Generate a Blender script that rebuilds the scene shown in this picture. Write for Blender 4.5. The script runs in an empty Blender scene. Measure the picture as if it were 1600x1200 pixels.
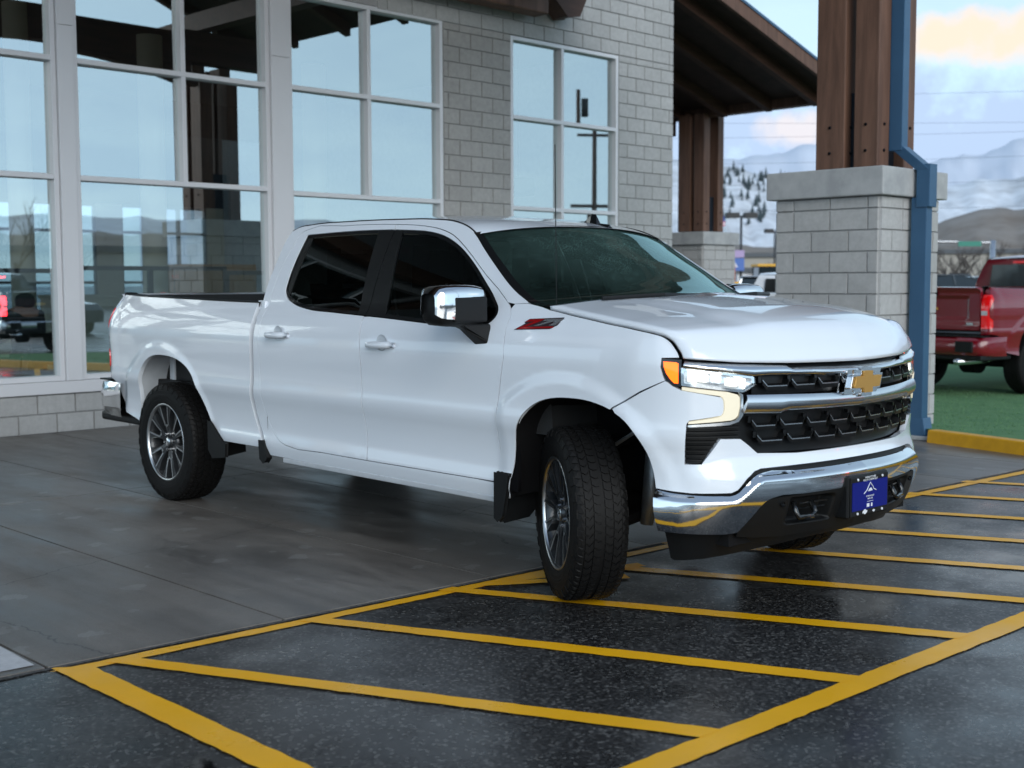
import bpy, math, random
import numpy as np
from mathutils import Vector, Matrix
from mathutils.geometry import delaunay_2d_cdt
random.seed(7); rng=np.random.default_rng(7)
S=bpy.context.scene; COL=S.collection; PI=math.pi
# ---------------------------------------------------------------- camera, sky, sun, exposure
cam=bpy.data.cameras.new('camera'); camo=bpy.data.objects.new('camera',cam); COL.objects.link(camo); S.camera=camo
cam.sensor_width=36; cam.sensor_fit='HORIZONTAL'; cam.lens=1951.16/1600*36; cam.clip_start=.05; cam.clip_end=9000
_az,_pi,_ro=0.776244,0.079578,-0.00361
f_=Vector((math.sin(_az)*math.cos(_pi),math.cos(_az)*math.cos(_pi),-math.sin(_pi))); r_=Vector((math.cos(_az),-math.sin(_az),0)); u_=r_.cross(f_)
R_=r_*math.cos(_ro)+u_*math.sin(_ro); U_=-r_*math.sin(_ro)+u_*math.cos(_ro)
camo.matrix_world=Matrix(((R_.x,U_.x,-f_.x,0),(R_.y,U_.y,-f_.y,0),(R_.z,U_.z,-f_.z,1.5267),(0,0,0,1)))
cam.dof.use_dof=True; cam.dof.focus_distance=6.6; cam.dof.aperture_fstop=2.8
S.render.engine='CYCLES'
S.view_settings.view_transform='Standard'; S.view_settings.look='None'; S.view_settings.gamma=1; S.view_settings.exposure=1.3
SUN_AZ=(-0.45,-0.893); SUN_EL=math.radians(20)
sun=bpy.data.lights.new('sun','SUN'); suno=bpy.data.objects.new('sun',sun); COL.objects.link(suno)
sun.energy=0.85; sun.angle=math.radians(50); sun.color=(1.0,.95,.88)
_sd=Vector((SUN_AZ[0]*math.cos(SUN_EL),SUN_AZ[1]*math.cos(SUN_EL),math.sin(SUN_EL)))
suno.rotation_euler=_sd.to_track_quat('Z','Y').to_euler()
w=bpy.data.worlds.new('World'); S.world=w; w.use_nodes=True; nt=w.node_tree; nt.nodes.clear()
def N(nt,t,**k):
    n=nt.nodes.new(t)
    for a,b in k.items():
        if a.startswith('_'): n.inputs[int(a[1:])].default_value=b
        else: setattr(n,a,b)
    return n
def LK(nt,a,b): nt.links.new(a,b)
def math_(nt,op,a,b=None,c=None,clamp=False):
    n=nt.nodes.new('ShaderNodeMath'); n.operation=op; n.use_clamp=clamp
    for i,x in enumerate((a,b,c)):
        if x is None: continue
        if isinstance(x,(int,float)): n.inputs[i].default_value=x
        else: nt.links.new(x,n.inputs[i])
    return n.outputs[0]
def mixc(nt,f,a,b,mode='MIX'):
    n=nt.nodes.new('ShaderNodeMix'); n.data_type='RGBA'; n.blend_type=mode
    for i,x in ((0,f),(6,a),(7,b)):
        if isinstance(x,(int,float)): n.inputs[i].default_value=x
        elif isinstance(x,tuple): n.inputs[i].default_value=(*x[:3],1)
        else: nt.links.new(x,n.inputs[i])
    return n.outputs[2]
def ramp(nt,f,stops):
    n=nt.nodes.new('ShaderNodeValToRGB'); nt.links.new(f,n.inputs[0]); e=n.color_ramp.elements
    while len(e)<len(stops): e.new(.5)
    for i,(p,c) in enumerate(stops):
        e[i].position=p; e[i].color=(*c,1) if isinstance(c,tuple) else (c,c,c,1)
    return n.outputs[0]
out=N(nt,'ShaderNodeOutputWorld'); bgn=N(nt,'ShaderNodeBackground')
sky=N(nt,'ShaderNodeTexSky',sky_type='NISHITA',sun_disc=False,sun_elevation=SUN_EL,altitude=300,air_density=1.0,dust_density=.6,ozone_density=2.0)
sky.sun_rotation=math.atan2(SUN_AZ[0],SUN_AZ[1])
tc=N(nt,'ShaderNodeTexCoord'); sep=N(nt,'ShaderNodeSeparateXYZ'); LK(nt,tc.outputs['Generated'],sep.inputs[0])
zz=math_(nt,'MAXIMUM',sep.outputs[2],0.0)
den=math_(nt,'ADD',zz,.22)
cmb=N(nt,'ShaderNodeCombineXYZ'); LK(nt,math_(nt,'DIVIDE',sep.outputs[0],den),cmb.inputs[0]); LK(nt,math_(nt,'DIVIDE',sep.outputs[1],den),cmb.inputs[1]); LK(nt,math_(nt,'MULTIPLY',zz,2.0),cmb.inputs[2])
n1=N(nt,'ShaderNodeTexNoise',_2=1.1,_3=7.0,_4=.55); LK(nt,cmb.outputs[0],n1.inputs[0])
cov=ramp(nt,n1.outputs[0],[(.40,0.0),(.62,1.0)])
n2=N(nt,'ShaderNodeTexNoise',_2=2.6,_3=6.0,_4=.6); LK(nt,cmb.outputs[0],n2.inputs[0])
# cloud cover tints (radiance): pale cyan-white veil, lavender underside
veil=ramp(nt,n2.outputs[0],[(.3,(3.4,4.6,6.4)),(.7,(5.4,6.6,7.6))])
sk2=mixc(nt,1.0,sky.outputs[0],(.88,1.0,1.12),'MULTIPLY')
base=mixc(nt,math_(nt,'MULTIPLY',cov,.55),sk2,veil)
# broad daylight gradient: pale near the horizon, deeper overhead, brighter and bluer behind the camera
dt=math_(nt,'ADD',math_(nt,'MULTIPLY',sep.outputs[0],-math.sin(_az)),math_(nt,'MULTIPLY',sep.outputs[1],-math.cos(_az)))
bk=ramp(nt,math_(nt,'ADD',math_(nt,'MULTIPLY',dt,.5),.5),[(.25,0.0),(.8,1.0)])
low=mixc(nt,bk,(4.6,6.2,7.2),(7.2,9.5,11.3)); high=(1.75,2.35,3.25)
hk=ramp(nt,zz,[(.0,0.0),(.30,.22),(.75,1.0)])
lift=mixc(nt,.86,base,mixc(nt,hk,low,high))
# warm lit cloud bank low in the view direction
def blob(az,el,wa,we,soft=.35,sc=5.0):
    """soft-edged cloud centred on a compass direction"""
    azn=math_(nt,'ARCTAN2',sep.outputs[0],sep.outputs[1]); eln=math_(nt,'ARCSINE',sep.outputs[2])
    nn=N(nt,'ShaderNodeTexNoise',_2=sc*9,_3=8.0,_4=.62); LK(nt,tc.outputs['Generated'],nn.inputs[0])
    a=math_(nt,'DIVIDE',math_(nt,'SUBTRACT',azn,az),wa); b=math_(nt,'DIVIDE',math_(nt,'SUBTRACT',eln,el),we)
    r=math_(nt,'ADD',math_(nt,'MULTIPLY',a,a),math_(nt,'MULTIPLY',b,b))
    r=math_(nt,'ADD',r,math_(nt,'MULTIPLY',math_(nt,'SUBTRACT',nn.outputs[0],.5),5.5))
    return math_(nt,'SUBTRACT',1.0,math_(nt,'DIVIDE',math_(nt,'SUBTRACT',r,.6),soft*2),clamp=True)
cn=N(nt,'ShaderNodeTexNoise',_2=2.2,_3=8.0,_4=.6); LK(nt,cmb.outputs[0],cn.inputs[0])
colr=mixc(nt,math_(nt,'MULTIPLY',ramp(nt,cn.outputs[0],[(.42,0.0),(.62,1.0)]),.42),lift,mixc(nt,1.0,lift,(.78,.82,.90),'MULTIPLY'))
lav=(3.2,4.1,5.7)
colr=mixc(nt,math_(nt,'MULTIPLY',blob(_az+.34,.095,.42,.045,.7,3.0),.9),colr,lav)
colr=mixc(nt,math_(nt,'MULTIPLY',blob(_az+.380,.179,.075,.013,1.3,4.0),1.0),colr,(6.6,5.3,4.3))
colr=mixc(nt,math_(nt,'MULTIPLY',blob(_az+.222,.118,.020,.008,1.6,8.0),.6),colr,(6.7,5.8,5.3))
colr=mixc(nt,math_(nt,'MULTIPLY',blob(PI-_az-.12,.23,.10,.03,.9,5.0),.5),colr,(9.5,9.6,9.4))
LK(nt,colr,bgn.inputs[0]); bgn.inputs[1].default_value=0.070; LK(nt,bgn.outputs[0],out.inputs[0])
# ---------------------------------------------------------------- materials
MT={}
def mat(name,col,rough=.5,metal=0,spec=.5,coat=0,noise=None,bump=None,emit=None,alpha=None,trans=0,ior=1.45):
    """noise=(scale,amount,colour2) object-space colour variation; bump=(scale,strength)"""
    m=bpy.data.materials.new(name); m.use_nodes=True; nt=m.node_tree; b=nt.nodes['Principled BSDF']
    b.inputs['Base Color'].default_value=(*col,1); b.inputs['Roughness'].default_value=rough; b.inputs['Metallic'].default_value=metal
    b.inputs['Specular IOR Level'].default_value=spec; b.inputs['Coat Weight'].default_value=coat; b.inputs['Coat Roughness'].default_value=.03
    b.inputs['Transmission Weight'].default_value=trans; b.inputs['IOR'].default_value=ior
    tc=N(nt,'ShaderNodeTexCoord')
    if noise:
        n=N(nt,'ShaderNodeTexNoise',_2=noise[0],_3=6.0,_4=.6); LK(nt,tc.outputs['Object'],n.inputs[0])
        f=ramp(nt,n.outputs[0],[(.35,0.0),(.65,1.0)]); f=math_(nt,'MULTIPLY',f,noise[1])
        LK(nt,mixc(nt,f,col,noise[2]),b.inputs['Base Color'])
        LK(nt,math_(nt,'ADD',math_(nt,'MULTIPLY',n.outputs[0],.12),rough-.06),b.inputs['Roughness'])
    if bump:
        n=N(nt,'ShaderNodeTexNoise',_2=bump[0],_3=5.0,_4=.6); LK(nt,tc.outputs['Object'],n.inputs[0])
        bp=N(nt,'ShaderNodeBump',_0=bump[1],_1=bump[2] if len(bump)>2 else .01); LK(nt,n.outputs[0],bp.inputs[2]); LK(nt,bp.outputs[0],b.inputs['Normal'])
    if emit: b.inputs['Emission Color'].default_value=(*emit[0],1); b.inputs['Emission Strength'].default_value=emit[1]
    MT[name]=m; return m
# object helpers
def mesh_obj(name,V,F,m=None,parent=None,smooth=False,link=True):
    me=bpy.data.meshes.new(name); me.from_pydata([tuple(map(float,v)) for v in V],[],[tuple(int(i) for i in f) for f in F]); me.update()
    if m is not None:
        for x in (m if isinstance(m,(list,tuple)) else [m]): me.materials.append(MT[x] if isinstance(x,str) else x)
    if smooth: me.polygons.foreach_set('use_smooth',[True]*len(me.polygons))
    o=bpy.data.objects.new(name,me); COL.objects.link(o)
    if parent is not None: o.parent=parent
    return o
def thing(name,label,cat,loc=(0,0,0),rz=0,group=None,kind=None):
    o=bpy.data.objects.new(name,None); COL.objects.link(o); o.location=loc; o.rotation_euler=(0,0,rz); o.empty_display_size=.2
    o['label']=label; o['category']=cat
    if group: o['group']=group
    if kind: o['kind']=kind
    return o
def tag(o,label,cat,group=None,kind=None):
    o['label']=label; o['category']=cat
    if group: o['group']=group
    if kind: o['kind']=kind
    return o
def struct(o): o['kind']='structure'; return o
class MB:
    def __init__(s): s.V=[]; s.F=[]
    def add(s,V,F):
        k=len(s.V); s.V+= [tuple(v) for v in V]; s.F+=[tuple(i+k for i in f) for f in F]; return s
    def box(s,a,b):
        x0,y0,z0=a; x1,y1,z1=b
        return s.add([(x0,y0,z0),(x1,y0,z0),(x1,y1,z0),(x0,y1,z0),(x0,y0,z1),(x1,y0,z1),(x1,y1,z1),(x0,y1,z1)],
            [(0,3,2,1),(4,5,6,7),(0,1,5,4),(1,2,6,5),(2,3,7,6),(3,0,4,7)])
    def prism(s,poly,a,b,axis=1):
        """polygon in the two other axes extruded from a to b along axis"""
        n=len(poly)
        def P(p,t):
            q=list(p); q.insert(axis,t); return q
        V=[P(p,a) for p in poly]+[P(p,b) for p in poly]
        F=[tuple(range(n)),tuple(range(2*n-1,n-1,-1))]+[(i,(i+1)%n,n+(i+1)%n,n+i) for i in range(n)]
        return s.add(V,F)
    def tube(s,pts,r,n=10,cap=True,closed=False):
        pts=[Vector(p) for p in pts]; rs=r if isinstance(r,(list,tuple)) else [r]*len(pts); V=[];F=[]
        up=Vector((0,0,1))
        for i,p in enumerate(pts):
            t=(pts[min(i+1,len(pts)-1)]-pts[max(i-1,0)]).normalized()
            a=t.cross(up if abs(t.z)<.9 else Vector((1,0,0))).normalized(); b=t.cross(a)
            for k in range(n):
                c=2*PI*k/n; V.append(p+a*math.cos(c)*rs[i]+b*math.sin(c)*rs[i])
        for i in range(len(pts)-1):
            for k in range(n): F.append((i*n+k,i*n+(k+1)%n,(i+1)*n+(k+1)%n,(i+1)*n+k))
        if cap: F+=[tuple(range(n-1,-1,-1)),tuple(range((len(pts)-1)*n,len(pts)*n))]
        return s.add(V,F)
    def obj(s,name,m,parent=None,smooth=False,bevel=0,seg=2):
        o=mesh_obj(name,s.V,s.F,m,parent,smooth)
        if bevel:
            b=o.modifiers.new('bevel','BEVEL'); b.width=bevel; b.segments=seg; b.limit_method='ANGLE'; b.angle_limit=math.radians(40)
        return o
def lathe(prof,n=48,axis='y',c=(0,0,0)):
    V=[];F=[]
    for r,t in prof:
        for k in range(n):
            a=2*PI*k/n; V.append((c[0]+r*math.cos(a),c[1]+t,c[2]+r*math.sin(a)) if axis=='y' else (c[0]+r*math.cos(a),c[1]+r*math.sin(a),c[2]+t))
    for i in range(len(prof)-1):
        for k in range(n): F.append((i*n+k,i*n+(k+1)%n,(i+1)*n+(k+1)%n,(i+1)*n+k))
    return V,F
def text_obj(body,name,m,parent,loc,rot,size,ext=.002,align='CENTER',shear=0,sx=1,font=None):
    c=bpy.data.curves.new(name,'FONT'); c.body=body; c.size=size; c.extrude=ext; c.align_x=align; c.align_y='CENTER'; c.shear=shear; c.resolution_u=3; c.offset=.0
    o=bpy.data.objects.new(name,c); COL.objects.link(o)
    dg=bpy.context.evaluated_depsgraph_get(); me=bpy.data.meshes.new_from_object(o.evaluated_get(dg)); bpy.data.objects.remove(o)
    me.materials.clear(); me.materials.append(MT[m]); o=bpy.data.objects.new(name,me); COL.objects.link(o)
    o.parent=parent; o.location=loc; o.rotation_euler=rot; o.scale=(sx,1,1); return o
# ---------------------------------------------------------------- material library
mat('white_paint',(.75,.80,.86),.22,coat=1,spec=.5,bump=(900,.04,.001))
mat('red_paint',(.16,.003,.010),.25,coat=1,noise=(400,.3,(.20,.005,.014)))
mat('dark_paint',(.02,.025,.03),.25,coat=1)
mat('chrome',(.72,.74,.76),.08,1,bump=(900,.03,.001))
mat('chrome_brushed',(.62,.64,.66),.22,1)
mat('gold',(.62,.36,.10),.32,.55)
mat('black_plastic',(.006,.0065,.007),.5,spec=.35,bump=(700,.15,.001))
mat('black_gloss',(.008,.009,.01),.12,coat=.6)
mat('black_void',(.004,.004,.005),.9,spec=.1)
mat('liner',(.004,.004,.0045),.85,spec=.2,bump=(40,.5,.01))
mat('under',(.006,.006,.0065),.7,spec=.2)
mat('underside_pale',(.50,.53,.56),.5,noise=(6,.5,(.36,.39,.42)),bump=(30,.2,.01))
mat('steel',(.35,.37,.38),.45,.8,noise=(20,.5,(.2,.2,.2)))
mat('rubber',(.006,.006,.0062),.6,spec=.22,noise=(30,.5,(.010,.0095,.009)),bump=(120,.25,.003))
mat('red_rubber',(.10,.03,.02),.7)
mat('wheel_grey',(.035,.038,.042),.32,.4,coat=.4)
mat('machined',(.55,.57,.59),.3,1)
mat('grille_black',(.005,.0055,.006),.35,spec=.4)
mat('grille_edge',(.30,.33,.36),.2,.7)
mat('amber',(.9,.12,.01),.15,coat=.6,emit=((1,.12,.0),1.1))
mat('lamp_red',(.45,.004,.006),.12,coat=1,emit=((1,.01,.01),.10))
mat('lamp_red_lit',(.5,.01,.01),.12,emit=((1,.03,.04),5))
mat('lamp_clear',(.7,.72,.75),.1,.6)
mat('lamp_lit',(1,1,.95),.2,emit=((1,.95,.80),.8))
mat('drl_lit',(.62,.58,.47),.25,emit=((1,.90,.66),.16))
mat('badge_red',(.35,.01,.012),.25,.3)
mat('badge_dark',(.03,.02,.025),.4)
mat('badge_silver',(.6,.63,.66),.25,.8)
mat('plate_blue',(.002,.008,.17),.5,spec=.3)
mat('print_white',(.75,.78,.82),.5)
mat('cabin',(.02,.021,.022),.8,bump=(200,.2,.002))
mat('cabin_trim',(.05,.052,.055),.6)
mat('alu',(.70,.70,.72),.42,.12,noise=(3,.2,(.64,.64,.66)))
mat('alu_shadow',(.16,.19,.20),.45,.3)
mat('wood',(.105,.055,.038),.6); mat('wood_dark',(.045,.022,.016),.65)
mat('steel_dark',(.014,.02,.03),.45,.4)
mat('blue_steel',(.038,.105,.195),.38,.1,noise=(2,.5,(.028,.08,.155)))
mat('block',(.42,.43,.43),.85,noise=(9,.6,(.31,.32,.33)),bump=(60,.9,.012))
mat('block_warm',(.38,.365,.35),.85,noise=(9,.6,(.27,.26,.25)),bump=(60,.9,.012))
mat('mortar',(.36,.36,.36),.9,noise=(20,.5,(.29,.29,.29)),bump=(90,.4,.004))
mat('capstone',(.42,.43,.43),.8,noise=(5,.7,(.28,.29,.30)),bump=(40,.35,.006))
mat('curb_yellow',(.70,.36,.012),.5,noise=(7,.5,(.50,.25,.01)),bump=(50,.3,.004))
mat('turf',(.13,.25,.12),.95,spec=.1,noise=(3,.6,(.09,.20,.10)),bump=(300,1,.02))
mat('soffit',(.055,.03,.023),.7,noise=(4,.5,(.03,.017,.013)))
mat('interior_wall',(.70,.62,.48),.8); mat('interior_dark',(.02,.02,.02),.7); mat('interior_floor',(.38,.36,.32),.35,noise=(3,.4,(.14,.13,.12)))
mat('interior_beige',(.72,.62,.46),.7); mat('card_brown',(.42,.22,.08),.7,noise=(3,.3,(.25,.13,.05))); mat('interior_col',(.78,.70,.55),.7)
mat('cloth_dark',(.02,.025,.028),.9); mat('skin',(.45,.25,.19),.55); mat('hair',(.015,.012,.01),.7)
mat('snow_hill',(.74,.79,.85),.9,noise=(.03,.75,(.36,.38,.40)),bump=(.08,.6,6))
mat('hill_brown',(.17,.14,.115),.95,noise=(.05,.8,(.28,.26,.24)),bump=(.1,.6,4))
mat('mountain_haze',(.62,.68,.78),.95,noise=(.006,.35,(.55,.60,.68)),bump=(.02,.6,30))  # distant haze is mixed into the pale blue snow colour
mat('conifer',(.07,.10,.11),.9); mat('bare_twig',(.07,.06,.055),.9); mat('town_beige',(.36,.34,.30),.8); mat('roof_grey',(.10,.11,.12),.8)
mat('pole_dark',(.02,.022,.025),.5); mat('machine_yellow',(.75,.40,.04),.5); mat('machine_orange',(.6,.12,.03),.5); mat('sign_blue',(.06,.14,.42),.4)
mat('sign_purple',(.40,.30,.50),.5); mat('sign_green',(.03,.22,.16),.5); mat('flag_red',(.55,.12,.18),.7); mat('flag_white',(.75,.75,.8),.7); mat('flag_blue',(.06,.09,.25),.7)
mat('car_glass',(.012,.02,.025),.06,coat=.5); mat('wire',(.06,.07,.09),.6); mat('wet_frost',(.6,.65,.66),.6)
def glass(name,tint,refl,rcol,rough=.0,wob=None):
    m=bpy.data.materials.new(name); m.use_nodes=True; nt=m.node_tree; nt.nodes.clear(); MT[name]=m
    o=N(nt,'ShaderNodeOutputMaterial'); t=N(nt,'ShaderNodeBsdfTransparent'); t.inputs[0].default_value=(*tint,1)
    g=N(nt,'ShaderNodeBsdfGlossy'); g.inputs['Color'].default_value=(*rcol,1); g.inputs['Roughness'].default_value=rough
    lw=N(nt,'ShaderNodeLayerWeight',_0=.5); f=math_(nt,'ADD',math_(nt,'MULTIPLY',math_(nt,'POWER',lw.outputs['Facing'],3.0),1-refl),refl,clamp=True)
    if wob:
        tc=N(nt,'ShaderNodeTexCoord'); n=N(nt,'ShaderNodeTexNoise',_2=wob[0],_3=1.0); LK(nt,tc.outputs['Object'],n.inputs[0])
        bp=N(nt,'ShaderNodeBump',_0=wob[1],_1=.02); LK(nt,n.outputs[0],bp.inputs[2]); LK(nt,bp.outputs[0],g.inputs['Normal'])
    mx=N(nt,'ShaderNodeMixShader'); LK(nt,f,mx.inputs[0]); LK(nt,t.outputs[0],mx.inputs[1]); LK(nt,g.outputs[0],mx.inputs[2]); LK(nt,mx.outputs[0],o.inputs[0]); return m
glass('window_glass',(.78,.86,.84),.46,(.88,.97,.98),wob=(.9,.03))
glass('back_glass',(.7,.8,.85),.05,(.8,.9,1))
glass('car_window',(.09,.11,.105),.05,(.8,.9,.9))
glass('lamp_lens',(.93,.95,.96),.06,(1,1,1))
# windshield: green tinted, rain beads and frost speckle
m=bpy.data.materials.new('windshield_glass'); m.use_nodes=True; nt=m.node_tree; nt.nodes.clear(); MT['windshield_glass']=m
o=N(nt,'ShaderNodeOutputMaterial'); t=N(nt,'ShaderNodeBsdfTransparent'); t.inputs[0].default_value=(.16,.24,.225,1)
g=N(nt,'ShaderNodeBsdfGlossy'); g.inputs['Color'].default_value=(.62,.86,.84,1); g.inputs['Roughness'].default_value=.03
lw=N(nt,'ShaderNodeLayerWeight',_0=.5); f=math_(nt,'ADD',math_(nt,'MULTIPLY',math_(nt,'POWER',lw.outputs['Facing'],3.2),.9),.045,clamp=True)
tc=N(nt,'ShaderNodeTexCoord'); vo=N(nt,'ShaderNodeTexVoronoi',_2=150.0); 
nz=N(nt,'ShaderNodeTexNoise',_2=16.0,_3=4.0); LK(nt,tc.outputs['Object'],nz.inputs[0]); LK(nt,tc.outputs['Object'],vo.inputs[0])
bp=N(nt,'ShaderNodeBump',_0=.12,_1=.002); LK(nt,nz.outputs[0],bp.inputs[2]); LK(nt,bp.outputs[0],g.inputs['Normal'])
mx=N(nt,'ShaderNodeMixShader'); LK(nt,f,mx.inputs[0]); LK(nt,t.outputs[0],mx.inputs[1]); LK(nt,g.outputs[0],mx.inputs[2])
df=N(nt,'ShaderNodeBsdfDiffuse'); df.inputs[0].default_value=(.15,.27,.245,1)
dr=math_(nt,'LESS_THAN',vo.outputs['Distance'],math_(nt,'MULTIPLY',nz.outputs[0],.60)); big=N(nt,'ShaderNodeTexNoise',_2=1.1,_3=2.0); LK(nt,tc.outputs['Object'],big.inputs[0])
fr=math_(nt,'ADD',math_(nt,'MULTIPLY',math_(nt,'MULTIPLY',dr,.36),ramp(nt,big.outputs[0],[(.35,.4),(.65,1.0)])),math_(nt,'MULTIPLY',ramp(nt,big.outputs[0],[(.30,0.0),(.75,1.0)]),.24),clamp=True)
sx_=N(nt,'ShaderNodeSeparateXYZ'); LK(nt,tc.outputs['Object'],sx_.inputs[0]); fr=math_(nt,'MULTIPLY',fr,ramp(nt,math_(nt,'ADD',math_(nt,'MULTIPLY',sx_.outputs[1],.5),.5),[(.15,.35),(.75,1.5)]))
m2=N(nt,'ShaderNodeMixShader'); LK(nt,fr,m2.inputs[0]); LK(nt,mx.outputs[0],m2.inputs[1]); LK(nt,df.outputs[0],m2.inputs[2]); LK(nt,m2.outputs[0],o.inputs[0])
# white paint: rain beads on the faces that look up
m=MT['white_paint']; nt=m.node_tree; b=nt.nodes['Principled BSDF']; tc=N(nt,'ShaderNodeTexCoord'); geo=N(nt,'ShaderNodeNewGeometry')
vo=N(nt,'ShaderNodeTexVoronoi',_2=85.0); LK(nt,tc.outputs['Object'],vo.inputs[0]); nz=N(nt,'ShaderNodeTexNoise',_2=22.0,_3=3.0); LK(nt,tc.outputs['Object'],nz.inputs[0])
hd=math_(nt,'MULTIPLY',math_(nt,'SUBTRACT',math_(nt,'MULTIPLY',nz.outputs[0],.55),vo.outputs['Distance'],clamp=True),6.0,clamp=True)
sp=N(nt,'ShaderNodeSeparateXYZ'); LK(nt,geo.outputs['Normal'],sp.inputs[0]); up=ramp(nt,sp.outputs[2],[(.35,0.0),(.75,1.0)])
bp=N(nt,'ShaderNodeBump',_0=.35,_1=.003); LK(nt,math_(nt,'MULTIPLY',hd,up),bp.inputs[2]); LK(nt,bp.outputs[0],b.inputs['Normal'])
# ground materials
def asphalt_nodes(m,paint=None):
    nt=m.node_tree; b=nt.nodes['Principled BSDF']; tc=N(nt,'ShaderNodeTexCoord'); P=tc.outputs['Object']
    agg=N(nt,'ShaderNodeTexVoronoi',voronoi_dimensions='2D',_2=92.0); LK(nt,P,agg.inputs[0]); fine=N(nt,'ShaderNodeTexNoise',_2=190.0,_3=3.0); LK(nt,P,fine.inputs[0])
    mid=N(nt,'ShaderNodeTexNoise',_2=1.3,_3=6.0,_4=.6); LK(nt,P,mid.inputs[0]); big=N(nt,'ShaderNodeTexNoise',_2=.45,_3=5.0,_4=.6); LK(nt,P,big.inputs[0])
    sepc=N(nt,'ShaderNodeSeparateColor'); LK(nt,agg.outputs['Color'],sepc.inputs[0])
    stone=ramp(nt,sepc.outputs[0],[(.0,(.009,.009,.0095)),(.5,(.025,.025,.0255)),(.85,(.055,.054,.053)),(1.0,(.14,.137,.13))])
    col=mixc(nt,ramp(nt,mid.outputs[0],[(.35,0.0),(.7,1.0)]),stone,(.016,.016,.017)); col=mixc(nt,.25,stone,col)
    wet=ramp(nt,mid.outputs[0],[(.38,0.0),(.62,1.0)])
    ht=math_(nt,'ADD',math_(nt,'MULTIPLY',agg.outputs['Distance'],-1.0),math_(nt,'MULTIPLY',fine.outputs[0],.5))
    pud=ramp(nt,big.outputs[0],[(.56,0.0),(.66,1.0)])
    rough=math_(nt,'ADD',math_(nt,'MULTIPLY',math_(nt,'SUBTRACT',1.0,wet),.24),.20)
    if paint:
        wear=N(nt,'ShaderNodeTexNoise',_2=95.0,_3=6.0,_4=.85); LK(nt,P,wear.inputs[0]); w2=N(nt,'ShaderNodeTexNoise',_2=2.2,_3=4.0); LK(nt,P,w2.inputs[0])
        k=math_(nt,'ADD',math_(nt,'MULTIPLY',w2.outputs[0],.32),wear.outputs[0]); k=ramp(nt,k,[(.40,0.0),(.52,1.0)])
        pc=mixc(nt,w2.outputs[0],paint,tuple(c*.72 for c in paint)); col=mixc(nt,k,col,pc)
        rough=math_(nt,'ADD',rough,.05)
    LK(nt,col,b.inputs['Base Color']); LK(nt,math_(nt,'MULTIPLY',rough,math_(nt,'SUBTRACT',1.0,math_(nt,'MULTIPLY',pud,.55))),b.inputs['Roughness'])
    bp=N(nt,'ShaderNodeBump',_0=1.0,_1=.010); LK(nt,math_(nt,'MULTIPLY',ht,math_(nt,'SUBTRACT',1.0,math_(nt,'MULTIPLY',pud,.8))),bp.inputs[2]); LK(nt,bp.outputs[0],b.inputs['Normal'])
    b.inputs['Specular IOR Level'].default_value=.28 if paint else .5
asphalt_nodes(mat('asphalt',(.05,.05,.05))); asphalt_nodes(mat('line_yellow',(.5,.3,.05)),(1.0,.50,.01))
m=mat('concrete',(.16,.16,.155),.4); nt=m.node_tree; b=nt.nodes['Principled BSDF']; tc=N(nt,'ShaderNodeTexCoord'); P=tc.outputs['Object']
a=N(nt,'ShaderNodeTexNoise',_2=.9,_3=8.0,_4=.62); LK(nt,P,a.inputs[0]); mp=N(nt,'ShaderNodeMapping'); mp.inputs['Scale'].default_value=(1.2,.35,1); mp.inputs['Rotation'].default_value=(0,0,.5); LK(nt,P,mp.inputs[0])
st=N(nt,'ShaderNodeTexNoise',_2=2.4,_3=7.0,_4=.65); LK(nt,mp.outputs[0],st.inputs[0]); fi=N(nt,'ShaderNodeTexNoise',_2=140.0,_3=3.0); LK(nt,P,fi.inputs[0])
c=ramp(nt,a.outputs[0],[(.3,(.115,.106,.097)),(.6,(.185,.172,.158)),(.8,(.25,.235,.215))]); c=mixc(nt,ramp(nt,st.outputs[0],[(.45,0.0),(.7,1.0)]),c,(.085,.08,.075)); c=mixc(nt,.12,c,fi.outputs['Color'],'OVERLAY')
sv=N(nt,'ShaderNodeTexVoronoi',voronoi_dimensions='2D',_2=3.4); dn=N(nt,'ShaderNodeTexNoise',_2=9.0,_3=3.0); LK(nt,P,dn.inputs[0]); va0=N(nt,'ShaderNodeVectorMath',operation='MULTIPLY_ADD'); LK(nt,dn.outputs['Color'],va0.inputs[0]); va0.inputs[1].default_value=(.22,.22,0); LK(nt,P,va0.inputs[2]); LK(nt,va0.outputs[0],sv.inputs[0])
sc=N(nt,'ShaderNodeSeparateColor'); LK(nt,sv.outputs['Color'],sc.inputs[0])
spot=math_(nt,'MULTIPLY',math_(nt,'LESS_THAN',sv.outputs['Distance'],math_(nt,'MULTIPLY',sc.outputs[1],.22)),math_(nt,'GREATER_THAN',sc.outputs[0],.5))
c=mixc(nt,math_(nt,'MULTIPLY',spot,.32),c,(.30,.30,.29)); LK(nt,c,b.inputs['Base Color'])
LK(nt,ramp(nt,st.outputs[0],[(.35,.55),(.62,.34)]),b.inputs['Roughness']); bp=N(nt,'ShaderNodeBump',_0=.3,_1=.003); LK(nt,fi.outputs[0],bp.inputs[2]); LK(nt,bp.outputs[0],b.inputs['Normal'])
mat('joint',(.012,.012,.012),.9); mat('edge_grit',(.10,.10,.10),.9,noise=(60,.9,(.03,.03,.03)),bump=(120,1,.01)); mat('line_white',(.55,.56,.58),.5,noise=(30,.4,(.35,.36,.38)))

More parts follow.
